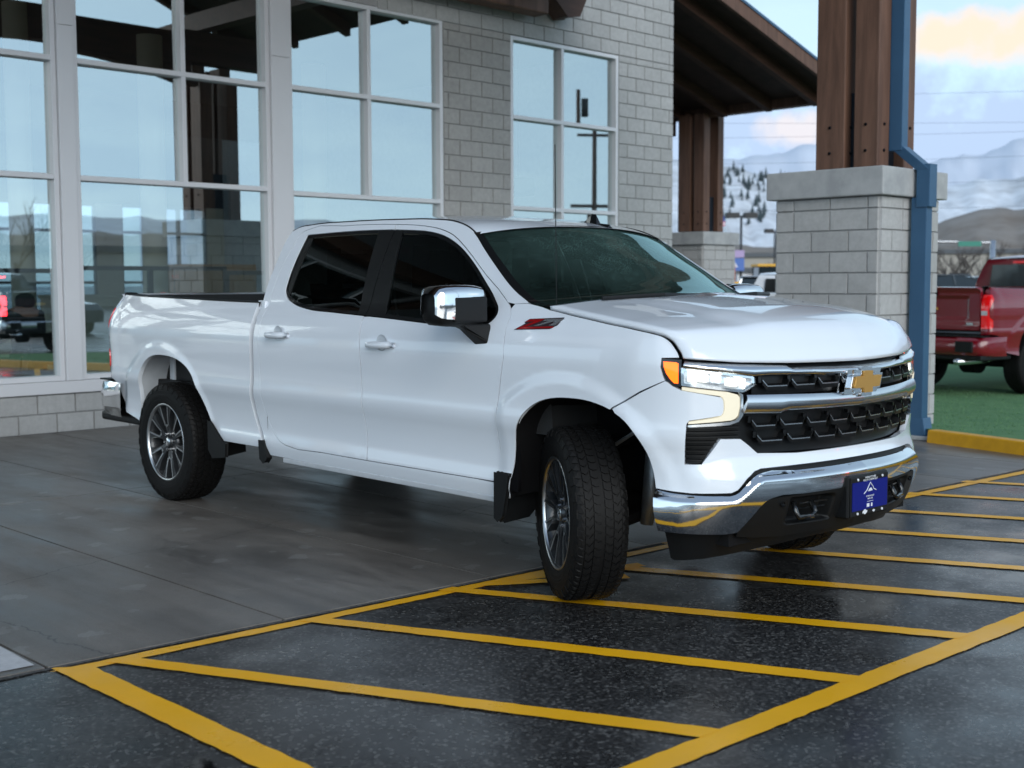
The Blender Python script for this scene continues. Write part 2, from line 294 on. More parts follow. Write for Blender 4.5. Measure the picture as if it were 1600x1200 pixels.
def grain(name,c1,c2,sc):
    m=MT[name]; nt=m.node_tree; b=nt.nodes['Principled BSDF']; tc=N(nt,'ShaderNodeTexCoord'); mp=N(nt,'ShaderNodeMapping'); mp.inputs['Scale'].default_value=sc; LK(nt,tc.outputs['Object'],mp.inputs[0])
    oi=N(nt,'ShaderNodeObjectInfo'); n=N(nt,'ShaderNodeTexNoise',noise_dimensions='4D',_2=9.0,_3=8.0,_4=.65); n.inputs['Distortion'].default_value=.6; LK(nt,mp.outputs[0],n.inputs[0]); LK(nt,math_(nt,'MULTIPLY',oi.outputs['Random'],20.0),n.inputs['W'])
    LK(nt,mixc(nt,ramp(nt,n.outputs[0],[(.3,0.0),(.7,1.0)]),c1,c2),b.inputs['Base Color']); bp=N(nt,'ShaderNodeBump',_0=.5,_1=.006); LK(nt,n.outputs[0],bp.inputs[2]); LK(nt,bp.outputs[0],b.inputs['Normal'])
grain('wood',(.19,.10,.066),(.07,.036,.024),(1,1,.09)); grain('wood_dark',(.11,.055,.038),(.045,.023,.016),(.12,1,1))
def masonry(name,c1,c2):
    m=MT[name]; nt=m.node_tree; b=nt.nodes['Principled BSDF']; tc=N(nt,'ShaderNodeTexCoord'); geo=N(nt,'ShaderNodeNewGeometry'); oi=N(nt,'ShaderNodeObjectInfo')
    n=N(nt,'ShaderNodeTexNoise',_2=14.0,_3=8.0,_4=.7); LK(nt,geo.outputs['Position'],n.inputs[0]); st=N(nt,'ShaderNodeTexNoise',_2=1.1,_3=5.0); LK(nt,geo.outputs['Position'],st.inputs[0])
    c=mixc(nt,ramp(nt,n.outputs[0],[(.32,0.0),(.68,1.0)]),c1,c2); v=math_(nt,'ADD',math_(nt,'MULTIPLY',oi.outputs['Random'],.11),.92); cc=N(nt,'ShaderNodeCombineColor')
    for i in range(3): LK(nt,v,cc.inputs[i])
    c=mixc(nt,1.0,c,cc.outputs[0],'MULTIPLY'); c=mixc(nt,math_(nt,'MULTIPLY',ramp(nt,st.outputs[0],[(.45,0.0),(.7,1.0)]),.3),c,tuple(x*.62 for x in c1)); LK(nt,c,b.inputs['Base Color'])
    f=N(nt,'ShaderNodeTexNoise',_2=48.0,_3=6.0,_4=.7); LK(nt,geo.outputs['Position'],f.inputs[0]); bp=N(nt,'ShaderNodeBump',_0=.9,_1=.014); LK(nt,f.outputs[0],bp.inputs[2]); LK(nt,bp.outputs[0],b.inputs['Normal'])
masonry('block',(.47,.47,.465),(.37,.37,.365)); masonry('block_warm',(.45,.435,.42),(.34,.33,.32))
# rough-trowelled concrete: tyre marks, hairline cracks
m=MT['concrete']; nt=m.node_tree; b=nt.nodes['Principled BSDF']; old=b.inputs['Base Color'].links[0].from_socket; geo=N(nt,'ShaderNodeNewGeometry')
dn=N(nt,'ShaderNodeTexNoise',_2=1.6,_3=6.0,_4=.6); LK(nt,geo.outputs['Position'],dn.inputs[0]); va=N(nt,'ShaderNodeVectorMath',operation='MULTIPLY_ADD'); LK(nt,dn.outputs['Color'],va.inputs[0]); va.inputs[1].default_value=(.5,.5,0); LK(nt,geo.outputs['Position'],va.inputs[2])
ck=N(nt,'ShaderNodeTexVoronoi',voronoi_dimensions='2D',feature='DISTANCE_TO_EDGE',_2=.42); LK(nt,va.outputs[0],ck.inputs[0])
crk=math_(nt,'LESS_THAN',ck.outputs['Distance'],.0022); mp=N(nt,'ShaderNodeMapping'); mp.inputs['Rotation'].default_value=(0,0,.03); mp.inputs['Scale'].default_value=(1,.06,1); LK(nt,geo.outputs['Position'],mp.inputs[0])
tm=N(nt,'ShaderNodeTexNoise',_2=1.9,_3=7.0,_4=.62); LK(nt,mp.outputs[0],tm.inputs[0])
c=mixc(nt,math_(nt,'MULTIPLY',ramp(nt,tm.outputs[0],[(.5,0.0),(.64,1.0)]),.45),old,(.075,.07,.066)); fine=N(nt,'ShaderNodeTexNoise',_2=260.0,_3=2.0); LK(nt,geo.outputs['Position'],fine.inputs[0])
c=mixc(nt,.5,c,mixc(nt,1.0,c,ramp(nt,fine.outputs[0],[(.3,.6),(.7,1.35)]),'MULTIPLY')); c=mixc(nt,math_(nt,'MULTIPLY',crk,.7),c,(.03,.03,.03)); LK(nt,c,b.inputs['Base Color'])

m=bpy.data.materials.new('puddle_water'); m.use_nodes=True; nt=m.node_tree; nt.nodes.clear(); MT['puddle_water']=m
o=N(nt,'ShaderNodeOutputMaterial'); t=N(nt,'ShaderNodeBsdfTransparent'); t.inputs[0].default_value=(.8,.8,.8,1); g=N(nt,'ShaderNodeBsdfGlossy'); g.inputs['Roughness'].default_value=.06
fr_=N(nt,'ShaderNodeFresnel'); fr_.inputs[0].default_value=1.33; geo=N(nt,'ShaderNodeNewGeometry'); n=N(nt,'ShaderNodeTexNoise',_2=7.0,_3=5.0); LK(nt,geo.outputs['Position'],n.inputs[0])
mx=N(nt,'ShaderNodeMixShader'); LK(nt,math_(nt,'MULTIPLY',math_(nt,'MULTIPLY',fr_.outputs[0],2.2),ramp(nt,n.outputs[0],[(.35,0.0),(.55,1.0)]),clamp=True),mx.inputs[0]); LK(nt,t.outputs[0],mx.inputs[1]); LK(nt,g.outputs[0],mx.inputs[2]); LK(nt,mx.outputs[0],o.inputs[0])
# ================================================================ GROUND
def gz(x,y): return -.025*min(max((x+y)/1.4142-21.5,0),7)
def ground_sheet():
    xs=sorted(set([-3000,-800,-200,-60,-20,-5,0,5,10,14,17,20,23,26,29,32,36,40,48,60,90,140,300,900,2500,4500])); V=[];F=[]
    for y in xs:
        for x in xs: V.append((x,y,gz(x,y)))
    n=len(xs)
    for j in range(n-1):
        for i in range(n-1): F.append((j*n+i,j*n+i+1,(j+1)*n+i+1,(j+1)*n+i))
    return struct(mesh_obj('asphalt_ground',V,F,'asphalt'))
ground_sheet()
def sheet(name,poly,z,m,parent=None):
    return mesh_obj(name,[(x,y,z) for x,y in poly],[tuple(range(len(poly)))] ,m,parent)
def edge_v(u): return 4.80-.0612*(u-1.9)
ap=bpy.data.objects.new('concrete_apron',None); COL.objects.link(ap); struct(ap)
sheet('joint_bed',[(-9,edge_v(-9)+.01),(24,edge_v(24)+.01),(24,12.5),(-9,12.5)],.003,'joint',ap)
us=[-9.8,-8.6,-7.4,-6.2,-5.0,-3.8,-2.6,-1.5,-.35,.85,2.09,3.17,4.40,5.60,6.80,8.0,9.2,10.4,11.2]
for j,(a,b) in enumerate(((None,8.62),(8.62,12.52))):
    for i in range(len(us)-1):
        g=.0065; u0,u1=us[i]+g,us[i+1]-g; w0=(edge_v(u0) if a is None else a+g); w1=(edge_v(u1) if a is None else a+g); b2=b-g
        m=MB(); V=[(u0,w0,-.02),(u1,w1,-.02),(u1,b2,-.02),(u0,b2,-.02),(u0,w0,.010),(u1,w1,.010),(u1,b2,.010),(u0,b2,.010)]
        m.add(V,[(4,5,6,7),(0,1,5,4),(1,2,6,5),(2,3,7,6),(3,0,4,7)]); m.obj('slab','concrete',ap)
gr=MB()
pts=[(u,edge_v(u)) for u in np.arange(-9,11.2,.12)]
V=[];F=[]
for i,(u,v) in enumerate(pts):
    a=.004+.016*rng.random(); V+=[(u,v-.012-a,.0045),(u,v-.001,.0055)]
    if i: F.append((2*i-2,2*i,2*i+1,2*i-1))
mesh_obj('gritty_edge',V,F,'edge_grit',ap)
mk=bpy.data.objects.new('painted_markings',None); COL.objects.link(mk); struct(mk)
def stripe(poly,z=.004,m='line_yellow',name='stripe'):
    """rough-edged painted band: long sides subdivided with small jitter"""
    a0,a1,b1,b0=[Vector((*p,0)) for p in poly]; L=max((a1-a0).length,.1); n=max(2,int(L/.05)); V=[];F=[]
    d=((a1-a0).normalized().cross(Vector((0,0,1))))
    for i in range(n+1):
        t=i/n; p=a0.lerp(a1,t)+d*(rng.random()-.5)*.007; q=b0.lerp(b1,t)+d*(rng.random()-.5)*.007
        V+=[(p.x,p.y,z),(q.x,q.y,z)]
        if i: F.append((2*i-2,2*i,2*i+1,2*i-1))
    mesh_obj(name,V,F,m,mk)
stripe([(2.08,4.745),(16,edge_v(16)-.035),(16,edge_v(16)-.125),(2.24,4.665)],.004)
stripe([(2.105,4.79),(2.12,2.6),(2.245,2.6),(2.235,4.68)],.0050)
stripe([(2.12,2.6),(2.14,.5),(2.26,.5),(2.245,2.6)],.0050)
stripe([(2.9,2.50),(13,2.14),(13,2.02),(2.9,2.385)],.0050)
hs=[((2.40,4.70),(3.43,2.48),(3.32,2.48),(2.30,4.70)),((3.31,4.66),(4.29,2.44),(4.17,2.44),(3.215,4.66)),
    ((4.13,4.64),(5.16,2.40),(5.04,2.41),(4.03,4.64)),((4.98,4.60),(5.985,2.39),(5.87,2.39),(4.875,4.60)),
    ((5.80,4.56),(6.80,2.36),(6.69,2.36),(5.70,4.56)),((6.66,4.52),(7.64,2.33),(7.53,2.33),(6.56,4.52)),
    ((7.52,4.47),(8.48,2.30),(8.37,2.30),(7.42,4.47)),((8.38,4.42),(9.30,2.27),(9.19,2.27),(8.28,4.42)),
    ((9.19,4.37),(10.10,2.24),(9.99,2.24),(9.09,4.37))]
for h in hs: stripe([h[0],h[1],h[2],h[3]],.0060)
stripe([(4.30,4.60),(4.95,4.20),(4.90,4.12),(4.24,4.55)],.0070)
stripe([(4.45,4.58),(5.2,4.32),(5.17,4.24),(4.42,4.50)],.0078)
# short white bar on the concrete left edge
mesh_obj('white_bar',[(1.80,4.86,.0135),(2.065,4.84,.0135),(2.075,5.24,.0135),(1.80,5.42,.0135)],[(0,1,2,3)],'line_white',mk)
def puddle(cx,cy,rx,ry,rot,seed):
    r=random.Random(seed); ph=[r.uniform(0,6) for _ in range(5)]; V=[(cx,cy,.0034)]; n=64
    for i in range(n):
        a=2*PI*i/n; k=1+.22*math.sin(2*a+ph[0])+.16*math.sin(3*a+ph[1])+.10*math.sin(7*a+ph[2])+.06*math.sin(13*a+ph[3])
        x,y=rx*k*math.cos(a),ry*k*math.sin(a); V.append((cx+x*math.cos(rot)-y*math.sin(rot),cy+x*math.sin(rot)+y*math.cos(rot),.0034))
    o=mesh_obj('puddle',V,[(0,i+1,(i+1)%n+1) for i in range(n)],'puddle_water'); struct(o)
puddle(1.98,3.42,.10,.045,.9,1); puddle(6.9,2.0,.5,.09,.1,3); puddle(5.9,1.75,.35,.06,.0,4)
# turf pad with yellow kerb
tf=bpy.data.objects.new('turf_pad',None); COL.objects.link(tf); tag(tf,'green artificial turf display pad behind the yellow kerb','turf pad')
pad=[(11.26,5.72),(10.98,4.6),(10.2,1.5),(9.4,-1.5),(30,-1.5),(30,12),(11.9,12),(11.9,5.72)]
tz=lambda x: .118-.106*min(max((x-11.4)/3.6,0),1)
V=[];F=[];us_=[11.26,11.4,12,12.6,13.2,13.8,14.4,15,22,30]; vs_=[-1.5,0,1.5,3,4.6,5.72,8,12]
def lowu(v): return np.interp(v,[-1.5,1.5,4.6,5.72,5.73,12],[9.4,10.2,10.98,11.26,11.9,11.9])
for v in vs_:
    for k,u in enumerate(us_):
        uu=max(u,lowu(v)) if k else lowu(v); V.append((uu,v,tz(uu)))
nn_=len(us_)
for j in range(len(vs_)-1):
    for i in range(nn_-1): F.append((j*nn_+i,j*nn_+i+1,(j+1)*nn_+i+1,(j+1)*nn_+i))
mesh_obj('pad',V,F,'turf',tf)
def tufts(n=14000):
    V=[];F=[]
    xs=rng.uniform(11.2,17.5,n); ys=rng.uniform(1.5,9.5,n)
    for x,y in zip(xs,ys):
        if x<11.35 and y>4: continue
        a=rng.uniform(0,PI); h=.008+.010*rng.random(); dx,dy=.006*math.cos(a),.006*math.sin(a); k=len(V)
        V+=[(x-dx,y-dy,tz(x)),(x+dx,y+dy,tz(x)),(x+rng.uniform(-.01,.01),y+rng.uniform(-.01,.01),tz(x)+h)]; F.append((k,k+1,k+2))
    o=mesh_obj('turf_blades',V,F,'turf',tf); o['kind']='stuff'
tufts()
cs=[(11.10,5.68),(10.83,4.60),(10.05,1.5),(9.25,-1.5)]
for k in range(3):
    a,b=cs[k],cs[k+1]; d=Vector((b[0]-a[0],b[1]-a[1])); L=d.length; d.normalize(); nrm=Vector((-d.y,d.x)) # towards +u
    steps=max(1,int(round(L/1.55)))
    for i in range(steps):
        p=Vector(a)+d*(L*i/steps+.004); q=Vector(a)+d*(L*(i+1)/steps-.004); wv=nrm*.15; sl=nrm*.02
        V=[(p.x,p.y,-.05),(q.x,q.y,-.05),((q+wv).x,(q+wv).y,-.05),((p+wv).x,(p+wv).y,-.05),((p+sl).x,(p+sl).y,.13),((q+sl).x,(q+sl).y,.13),((q+wv).x,(q+wv).y,.13),((p+wv).x,(p+wv).y,.13)]
        o=MB().add(V,[(3,2,1,0),(4,5,6,7),(0,1,5,4),(1,2,6,5),(2,3,7,6),(3,0,4,7)]).obj('curb_stone','curb_yellow',tf,bevel=.012)
# ================================================================ BUILDING
BV=12.587
_bm={}
def block_mesh(L,H,D,m):
    k=(round(L,3),round(H,3),round(D,3),m)
    if k not in _bm:
        v=rng.uniform(-.0025,.0025,9); x,z=L/2,H/2; c=.005
        V=[(-x,0,-z),(x,0,-z),(x,0,z),(-x,0,z),(-x+c,-D,-z+c),(x-c,-D,-z+c),(x-c,-D,z-c),(-x+c,-D,z-c),(0,-D-.003,0)]
        V=[(a,b+(v[i] if i>3 else 0),cc) for i,(a,b,cc) in enumerate(V)]
        F=[(0,1,5,4),(1,2,6,5),(2,3,7,6),(3,0,4,7),(4,5,8),(5,6,8),(6,7,8),(7,4,8)]
        me=bpy.data.meshes.new('block'); me.from_pydata(V,[],F); me.materials.append(MT[m]); _bm[k]=me
    return _bm[k]
def block(parent,origin,rz,a,b,z0,z1,m,D=.02,name='block'):
    """one masonry block on a face that runs along local x (rotated rz) and looks along local -y"""
    g=.0036; L=b-a-2*g; H=z1-z0-2*g
    if L<.02 or H<.02: return
    o=bpy.data.objects.new(name,block_mesh(L,H,D,m)); COL.objects.link(o); o.parent=parent
    c=(a+b)/2; o.location=(origin[0]+c*math.cos(rz)-math.sin(rz)*(-.0),origin[1]+c*math.sin(rz),(z0+z1)/2); o.rotation_euler=(0,0,rz)
def lay(parent,origin,rz,a0,a1,z0,z1,m,holes=(),L=.4064,H=.2032,ph=0,D=.02,sink=.0):
    r=0; z=z0
    while z<z1-.02:
        zt=min(z+H,z1); segs=[(a0,a1)]
        for (ha,hb,hz0,hz1) in holes:
            if zt>hz0+.02 and z<hz1-.02:
                ns=[]
                for (p,q) in segs:
                    if hb<=p or ha>=q: ns.append((p,q)); continue
                    if ha>p: ns.append((p,ha))
                    if hb<q: ns.append((hb,q))
                segs=ns
        off=(ph+r)%2*L/2
        for (p,q) in segs:
            k=math.floor((p-off)/L); x=off+k*L
            while x<q-.005:
                A=max(p,x); B=min(q,x+L)
                if B-A>.04: block(parent,origin,rz,A,B,z,zt,m,D)
                x+=L
        z=zt; r+=1
bd=thing('showroom_building','grey block showroom building with tall aluminium framed windows behind the white pickup','building',(0,0,0))
holesW=[(-9,11.09,.406,5.0),(12.34,14.63,.47,4.97)]
wl=MB(); wl.box((11.10,BV,.0),(12.33,BV+.2,5.0)); wl.box((14.64,BV,0),(15.95,BV+.2,5.0)); wl.box((-9,BV,5.01),(15.95,BV+.2,8.98)); wl.box((-9,BV,0),(11.09,BV+.2,.40)); wl.box((12.34,BV,0),(14.63,BV+.2,.46))
W=wl.obj('wall','mortar',bd)
lay(W,(0,BV,0),0,3.2,15.957,0,.4064,'block',[(12.34,14.63,.47,9)])
lay(W,(0,BV,0),0,11.09,12.34,.4064,4.975,'block_warm')
lay(W,(0,BV,0),0,14.63,15.957,.4064,4.975,'block')
lay(W,(0,BV,0),0,10.0,15.957,4.975,6.4,'block')
sw=MB().box((15.75,BV+.21,0),(15.955,26,8)).obj('side_wall','block',bd)
MB().box((-9,BV-.03,8.99),(16,13.4,9.2)).box((-9,25,8.99),(16,26,9.2)).box((-9,18.6,8.99),(16,19.2,9.2)).obj('roof','roof_grey',bd)
MB().box((-9,13.4,9.02),(16,18.6,9.06)).box((-9,19.2,9.02),(16,25,9.06)).obj('added_skylight','back_glass',bd)  # unseen roof glazing added to brighten the lobby
# interior
it=MB(); it.box((-9,BV+.2,.0),(15.74,26,.05)); it.obj('lobby_floor','interior_floor',bd)
MB().box((-9,BV+.21,5.3),(15.74,23.6,5.4)).box((-9,25.2,5.3),(15.74,26,5.4)).obj('lobby_ceiling','interior_dark',bd)  # gap near the back added to let daylight into the lobby
MB().box((-9,BV+.202,5.41),(15.74,BV+.25,8.98)).obj('wall_lining','interior_wall',bd)
bw=MB(); bu=[-9,-8,-5,-4.4,-1.4,-.8,2.0,2.8,5.6,6.8,9.6,10.2,12.6,13.2,15.3,15.74]
for i in range(0,len(bu)-1): 
    if i%2==0: bw.box((bu[i],25.6,.05),(bu[i+1],25.8,3.3))
    else: bw.box((bu[i],25.6,.05),(bu[i+1],25.8,.5))
bw.obj('back_wall','interior_wall',bd); MB().box((-9,23.3,4.6),(15.74,23.42,5.29)).box((-9,25.6,3.301),(15.74,25.8,5.29)).obj('added_bulkhead','interior_dark',bd)  # hanging strip added to hide the ceiling gap; upper wall coloured dark like shade
for i in range(1,len(bu)-1,2):
    a,b=bu[i],bu[i+1]; fr=MB()
    for t in np.linspace(a,b,4): fr.box((t-.045,25.62,.5),(t+.03,25.7,3.3))
    for z in (.53,1.6,2.7,3.27): fr.box((a,25.615,z-.03),(b,25.71,z+.03))
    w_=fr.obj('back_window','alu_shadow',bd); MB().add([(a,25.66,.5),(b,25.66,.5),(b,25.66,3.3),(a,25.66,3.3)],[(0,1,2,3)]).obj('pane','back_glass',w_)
for (u,v,r) in ((7.2,16.8,.16),(9.6,17.6,.19),(12.9,18.0,.2),(4.4,18,.2),(14.2,15.5,.16)):
    V,F=lathe([(r,.05),(r,5.3)],20,'z',(u,v,0)); mesh_obj('column',V,F,'interior_col',bd,True)
# window frames
def win(name,u0,u1,splits,trans,z0,z1,fw=.055,y=BV-.012,label=None):
    y1=y+.13; f=MB(); f.box((u0,y,z0),(u0+fw,y1,z1)); f.box((u1-fw,y,z0),(u1,y1,z1)); f.box((u0+fw,y,z1-fw),(u1-fw,y1,z1)); f.box((u0+fw,y,z0),(u1-fw,y1,z0+fw))
    o=f.obj('window','alu',bd,bevel=.004,seg=1)
    cols=[u0+fw]+[s for s in splits]+[u1-fw]
    for s in splits:
        zb=z0+fw if name!='tall' else trans[0]
        MB().box((s-.0275,y+.001,zb),(s+.0275,y1-.001,z1-fw)).obj('mullion','alu',o,bevel=.004,seg=1)
    for t in trans:
        MB().box((u0+fw,y-.002,t-.0275),(u1-fw,y1+.002,t+.0275)).obj('transom','alu',o,bevel=.004,seg=1)
    zs=[z0+fw]+list(trans)+[z1-fw]; yg=y+.085
    for j in range(len(zs)-1):
        cc=cols if not(name=='tall' and j==0) else [cols[0],cols[-1]]
        for i in range(len(cc)-1):
            t1,t2=rng.uniform(-.004,.004,2)
            MB().add([(cc[i],yg+t1,zs[j]),(cc[i+1],yg-t1,zs[j]),(cc[i+1],yg-t1+t2,zs[j+1]),(cc[i],yg+t1+t2,zs[j+1])],[(0,1,2,3)]).obj('pane','window_glass',o)
    return o
win('tall',3.52,5.80,[4.66],[2.655,3.86],.54,5.0)
win('tall',5.98,8.39,[7.265],[2.655,3.86],.54,5.0)
win('tall',8.65,11.09,[9.865],[2.625,3.875],.54,5.0)
win('block',12.34,14.63,[13.40],[2.60,3.86],.47,4.97)
win('tall',.8,3.35,[2.1],[2.655,3.86],.54,5.0)
for a,b in ((5.803,5.977),(8.393,8.647),(3.353,3.517)): 
    MB().box((a,BV-.05,.54),(b,BV+.15,4.2)).box((a,BV-.05,4.203),(b,BV+.15,5.0)).obj('cover_panel','alu',bd,bevel=.004,seg=1)
MB().box((-2,BV-.055,.409),(11.09,BV+.16,.537)).obj('sill','alu',bd,bevel=.006,seg=1)
# furniture seen through the lower panes
def part(m,name,mt,parent=None,bevel=0): return m.obj(name,mt,parent,bevel=bevel)
t=thing('glass_partition','dark framed low glass partition standing behind the big lower window','partition',(0,0,0))
for (a,b,h) in (((7.6,16.3),(9.8,15.9),1.80),((9.8,15.9),(11.0,15.3),1.74),((3.9,16.2),(7.4,16.3),1.76)):
    d=Vector((b[0]-a[0],b[1]-a[1],0)); L=d.length; ang=math.atan2(d.y,d.x); n=max(1,round(L/1.05)); m=MB()
    m.box((0,-.03,h-.06),(L,.03,h)); 
    for i in range(n+1): m.box((L*i/n-.035,-.035,.06),(L*i/n+.035,.035,h-.06))
    o=m.obj('partition_frame','steel_dark',t); o.location=(a[0],a[1],0); o.rotation_euler=(0,0,ang)
    for i in range(n):
        q=MB().add([(L*i/n+.035,0,.1),(L*(i+1)/n-.035,0,.1),(L*(i+1)/n-.035,0,h-.06),(L*i/n+.035,0,h-.06)],[(0,1,2,3)]).obj('pane','back_glass',o)
def desk(lbl,u,v,w,d,h,rz=0):
    t=thing('reception_desk',lbl,'desk',(u,v,.05),rz)
    MB().box((0,0,h-.05),(w,d,h)).obj('desk_top','interior_wall',t,bevel=.01); MB().box((.03,.03,0),(w-.03,.09,h-.052)).obj('front_panel','interior_beige',t)
    MB().box((.03,.092,0),(.08,d-.03,h-.052)).obj('side_panel','interior_beige',t); MB().box((w-.08,.092,0),(w-.03,d-.03,h-.052)).obj('side_panel','interior_beige',t); return t
desk('beige reception desk right of the grey cover strip inside the big window',7.9,17.0,1.5,.8,1.35,.1)
desk('beige low desk with papers below the brown carton inside the window',9.9,17.9,2.2,.8,1.2,-.1)
desk('grey beige counter at the far right end of the lobby',12.2,17,1.8,.8,1.25,0)
t=thing('brown_cabinet','large brown carton shaped cabinet standing on the low desk in the lobby','cabinet',(10.25,18.0,1.25),-.1)
MB().box((0,0,0),(1.35,.55,.62)).obj('cabinet_body','card_brown',t,bevel=.01); MB().box((.03,-.012,.03),(.66,-.002,.59)).obj('door','card_brown',t,bevel=.004); MB().box((.69,-.012,.03),(1.32,-.002,.59)).obj('door','card_brown',t,bevel=.004); MB().box((-.004,.2,.0),(1.354,.23,.625)).obj('strap','black_plastic',t)
# ================================================================ PILLARS, CANOPY
def pillar(label,u,v,group=None):
    t=thing('stone_pillar',label,'pillar',(u,v,0),0,group); Wd=1.165
    core=MB().box((.018,.018,.0),(Wd-.018,Wd-.018,2.35)).obj('core','mortar',t)
    for (ox,oy,rz,ph) in ((0.018,0.018,0,0),(Wd-.018,.018,PI/2,1),(Wd-.018,Wd-.018,PI,0),(.018,Wd-.018,-PI/2,1)):
        lay(core,(ox,oy,0),rz,0,Wd-.036,.0,2.235,'block',ph=ph); lay(core,(ox,oy,0),rz,0,Wd-.036,2.235,2.348,'block',ph=ph)
    MB().box((-.07,-.06,2.352),(Wd+.05,Wd+.06,2.62)).obj('cap_stone','capstone',t,bevel=.012)
    sp=MB(); sp.box((.33,.27,2.621),(.83,.76,3.38)); sp.obj('steel_plate','steel_dark',t)
    for (a,b,c,d) in ((.21,.16,.43,.42),(.21,.52,.43,.84),(.72,.16,.92,.42),(.72,.52,.92,.84)):
        p=MB().box((a,b,2.64),(c,d,5.12)).obj('timber_post','wood',t,bevel=.012)
        q=MB()
        for z in (2.80,3.05):
            for s in (-1,1):
                V,F=lathe([(.0,-.014),(.011,-.014),(.015,-.008),(.015,0)],8,'y',((a+c)/2+s*.0,b-.001,z)); q.add(V,F)
                V,F=lathe([(.0,-.014),(.011,-.014),(.015,-.008),(.015,0)],8,'y',(0,0,0)); q.add([(a-.001+vv[1],(b+d)/2+vv[0],z+vv[2]) for vv in V],F)
        q.obj('bolt','steel_dark',p)
    return t
P1=pillar('near grey block pillar with timber posts, beside the blue downspout',10.745,6.0,None)
P2=pillar('far block pillar with dark timber posts beside the end of the building wall',21.35,16.0,None)
# downspout
t=thing('downspout','blue steel rectangular downspout running down the near pillar','downspout',(0,0,0))
def duct(pts,wu,wv):
    m=MB(); V=[];F=[]
    for p in pts: V+=[(p[0],p[1],p[2]),(p[0]+wu,p[1],p[2]),(p[0]+wu,p[1]+wv,p[2]),(p[0],p[1]+wv,p[2])]
    n=len(pts)
    for i in range(n-1):
        for k in range(4): F.append((4*i+k,4*i+(k+1)%4,4*i+4+(k+1)%4,4*i+4+k))
    F+=[(3,2,1,0),tuple(range(4*n-4,4*n))]; return m.add(V,F)
duct([(11.255,5.80,.10),(11.255,5.80,2.345)],.115,.16).obj('lower_pipe','blue_steel',t,bevel=.006)
duct([(11.24,5.765,2.25),(11.24,5.765,2.66)],.145,.14).obj('elbow','blue_steel',t,bevel=.006)
duct([(11.24,5.766,2.60),(11.18,6.03,2.84)],.143,.14).obj('offset_bend','blue_steel',t,bevel=.006)
duct([(11.18,6.03,2.80),(11.18,6.03,5.25)],.115,.14).obj('upper_pipe','blue_steel',t,bevel=.006)
duct([(11.23,5.74,.0),(11.255,5.79,.22)],.16,.18).obj('shoe','blue_steel',t,bevel=.006)
MB().box((11.19,5.68,.011),(11.46,5.99,.05)).obj('splash_block','capstone',t,bevel=.01)
# main canopy over the drive
cn=thing('entrance_canopy','dark timber gable canopy over the drive with blue trim and arched beams','canopy',(0,0,0))
RU,EU,EZ,SL=5.6,13.0,5.78,.42
def roofslab(u0,u1,v0,v1,z_at,th,m,name,parent):
    V=[]
    for (u,v) in ((u0,v0),(u1,v0),(u1,v1),(u0,v1)): V.append((u,v,z_at(u)))
    V+=[(a,b,c+th) for a,b,c in V]
    return MB().add(V,[(3,2,1,0),(4,5,6,7),(0,1,5,4),(1,2,6,5),(2,3,7,6),(3,0,4,7)]).obj(name,m,parent)
zr=lambda u: EZ+(EU-u)*SL; zl=lambda u: EZ+(u-(2*RU-EU))*SL
roofslab(RU,EU,5.2,12.5,zr,.16,'soffit','soffit_deck',cn); roofslab(2*RU-EU,RU,5.2,12.5,zl,.16,'soffit','soffit_deck',cn)
roofslab(RU,EU+.1,5.15,12.5,lambda u:zr(u)+.162,.05,'blue_steel','roof_sheet',cn); roofslab(2*RU-EU-.1,RU,5.15,12.5,lambda u:zl(u)+.162,.05,'blue_steel','roof_sheet',cn)
def rafter(v0,v1,zoff,th,name='rafter'):
    roofslab(RU,EU-.12,v0,v1,lambda u:zr(u)-zoff,th,'wood_dark',name,cn); roofslab(2*RU-EU+.12,RU,v0,v1,lambda u:zl(u)-zoff,th,'wood_dark',name,cn)
for v in (5.6,6.95,8.4,9.8,11.2): rafter(v,v+.14,.202,.20)
MB().box((-1.3,12.18,5.24),(12.70,12.46,5.64)).obj('tie_beam','wood',cn,bevel=.02)
MB().box((0.2,6.65,5.14),(12.6,6.93,5.66)).obj('tie_beam','wood_dark',cn,bevel=.02)
for (ua,ub) in ((.7,5.5),(5.7,10.9)):
    pl=[(ua,5.139)]; 
    for k in range(0,17):
        s=k/16; pl.append((ua+(ub-ua)*s,5.139-.36*(abs(2*s-1)**2.2)))
    pl.append((ub,5.139)); MB().prism(pl,6.70,6.88,1).obj('arched_brace','wood_dark',cn)
MB().box((5.45,6.68,5.665),(5.75,6.9,8.2)).obj('king_post','wood_dark',cn)
MB().box((11.0,5.3,5.66),(11.25,12.1,5.95)).obj('purlin','wood_dark',cn)
MB().prism([(12.55,5.75),(13.12,5.28),(13.35,5.32),(13.49,5.58),(13.55,5.75)],12.2,12.5,1).obj('beam_end','wood_dark',cn,bevel=.015)
pl=[]
P3=[]
for vv in (6.65,):
    t3=pillar('left front canopy pillar of grey block outside the picture, seen only in the glass',-.7,6.0)
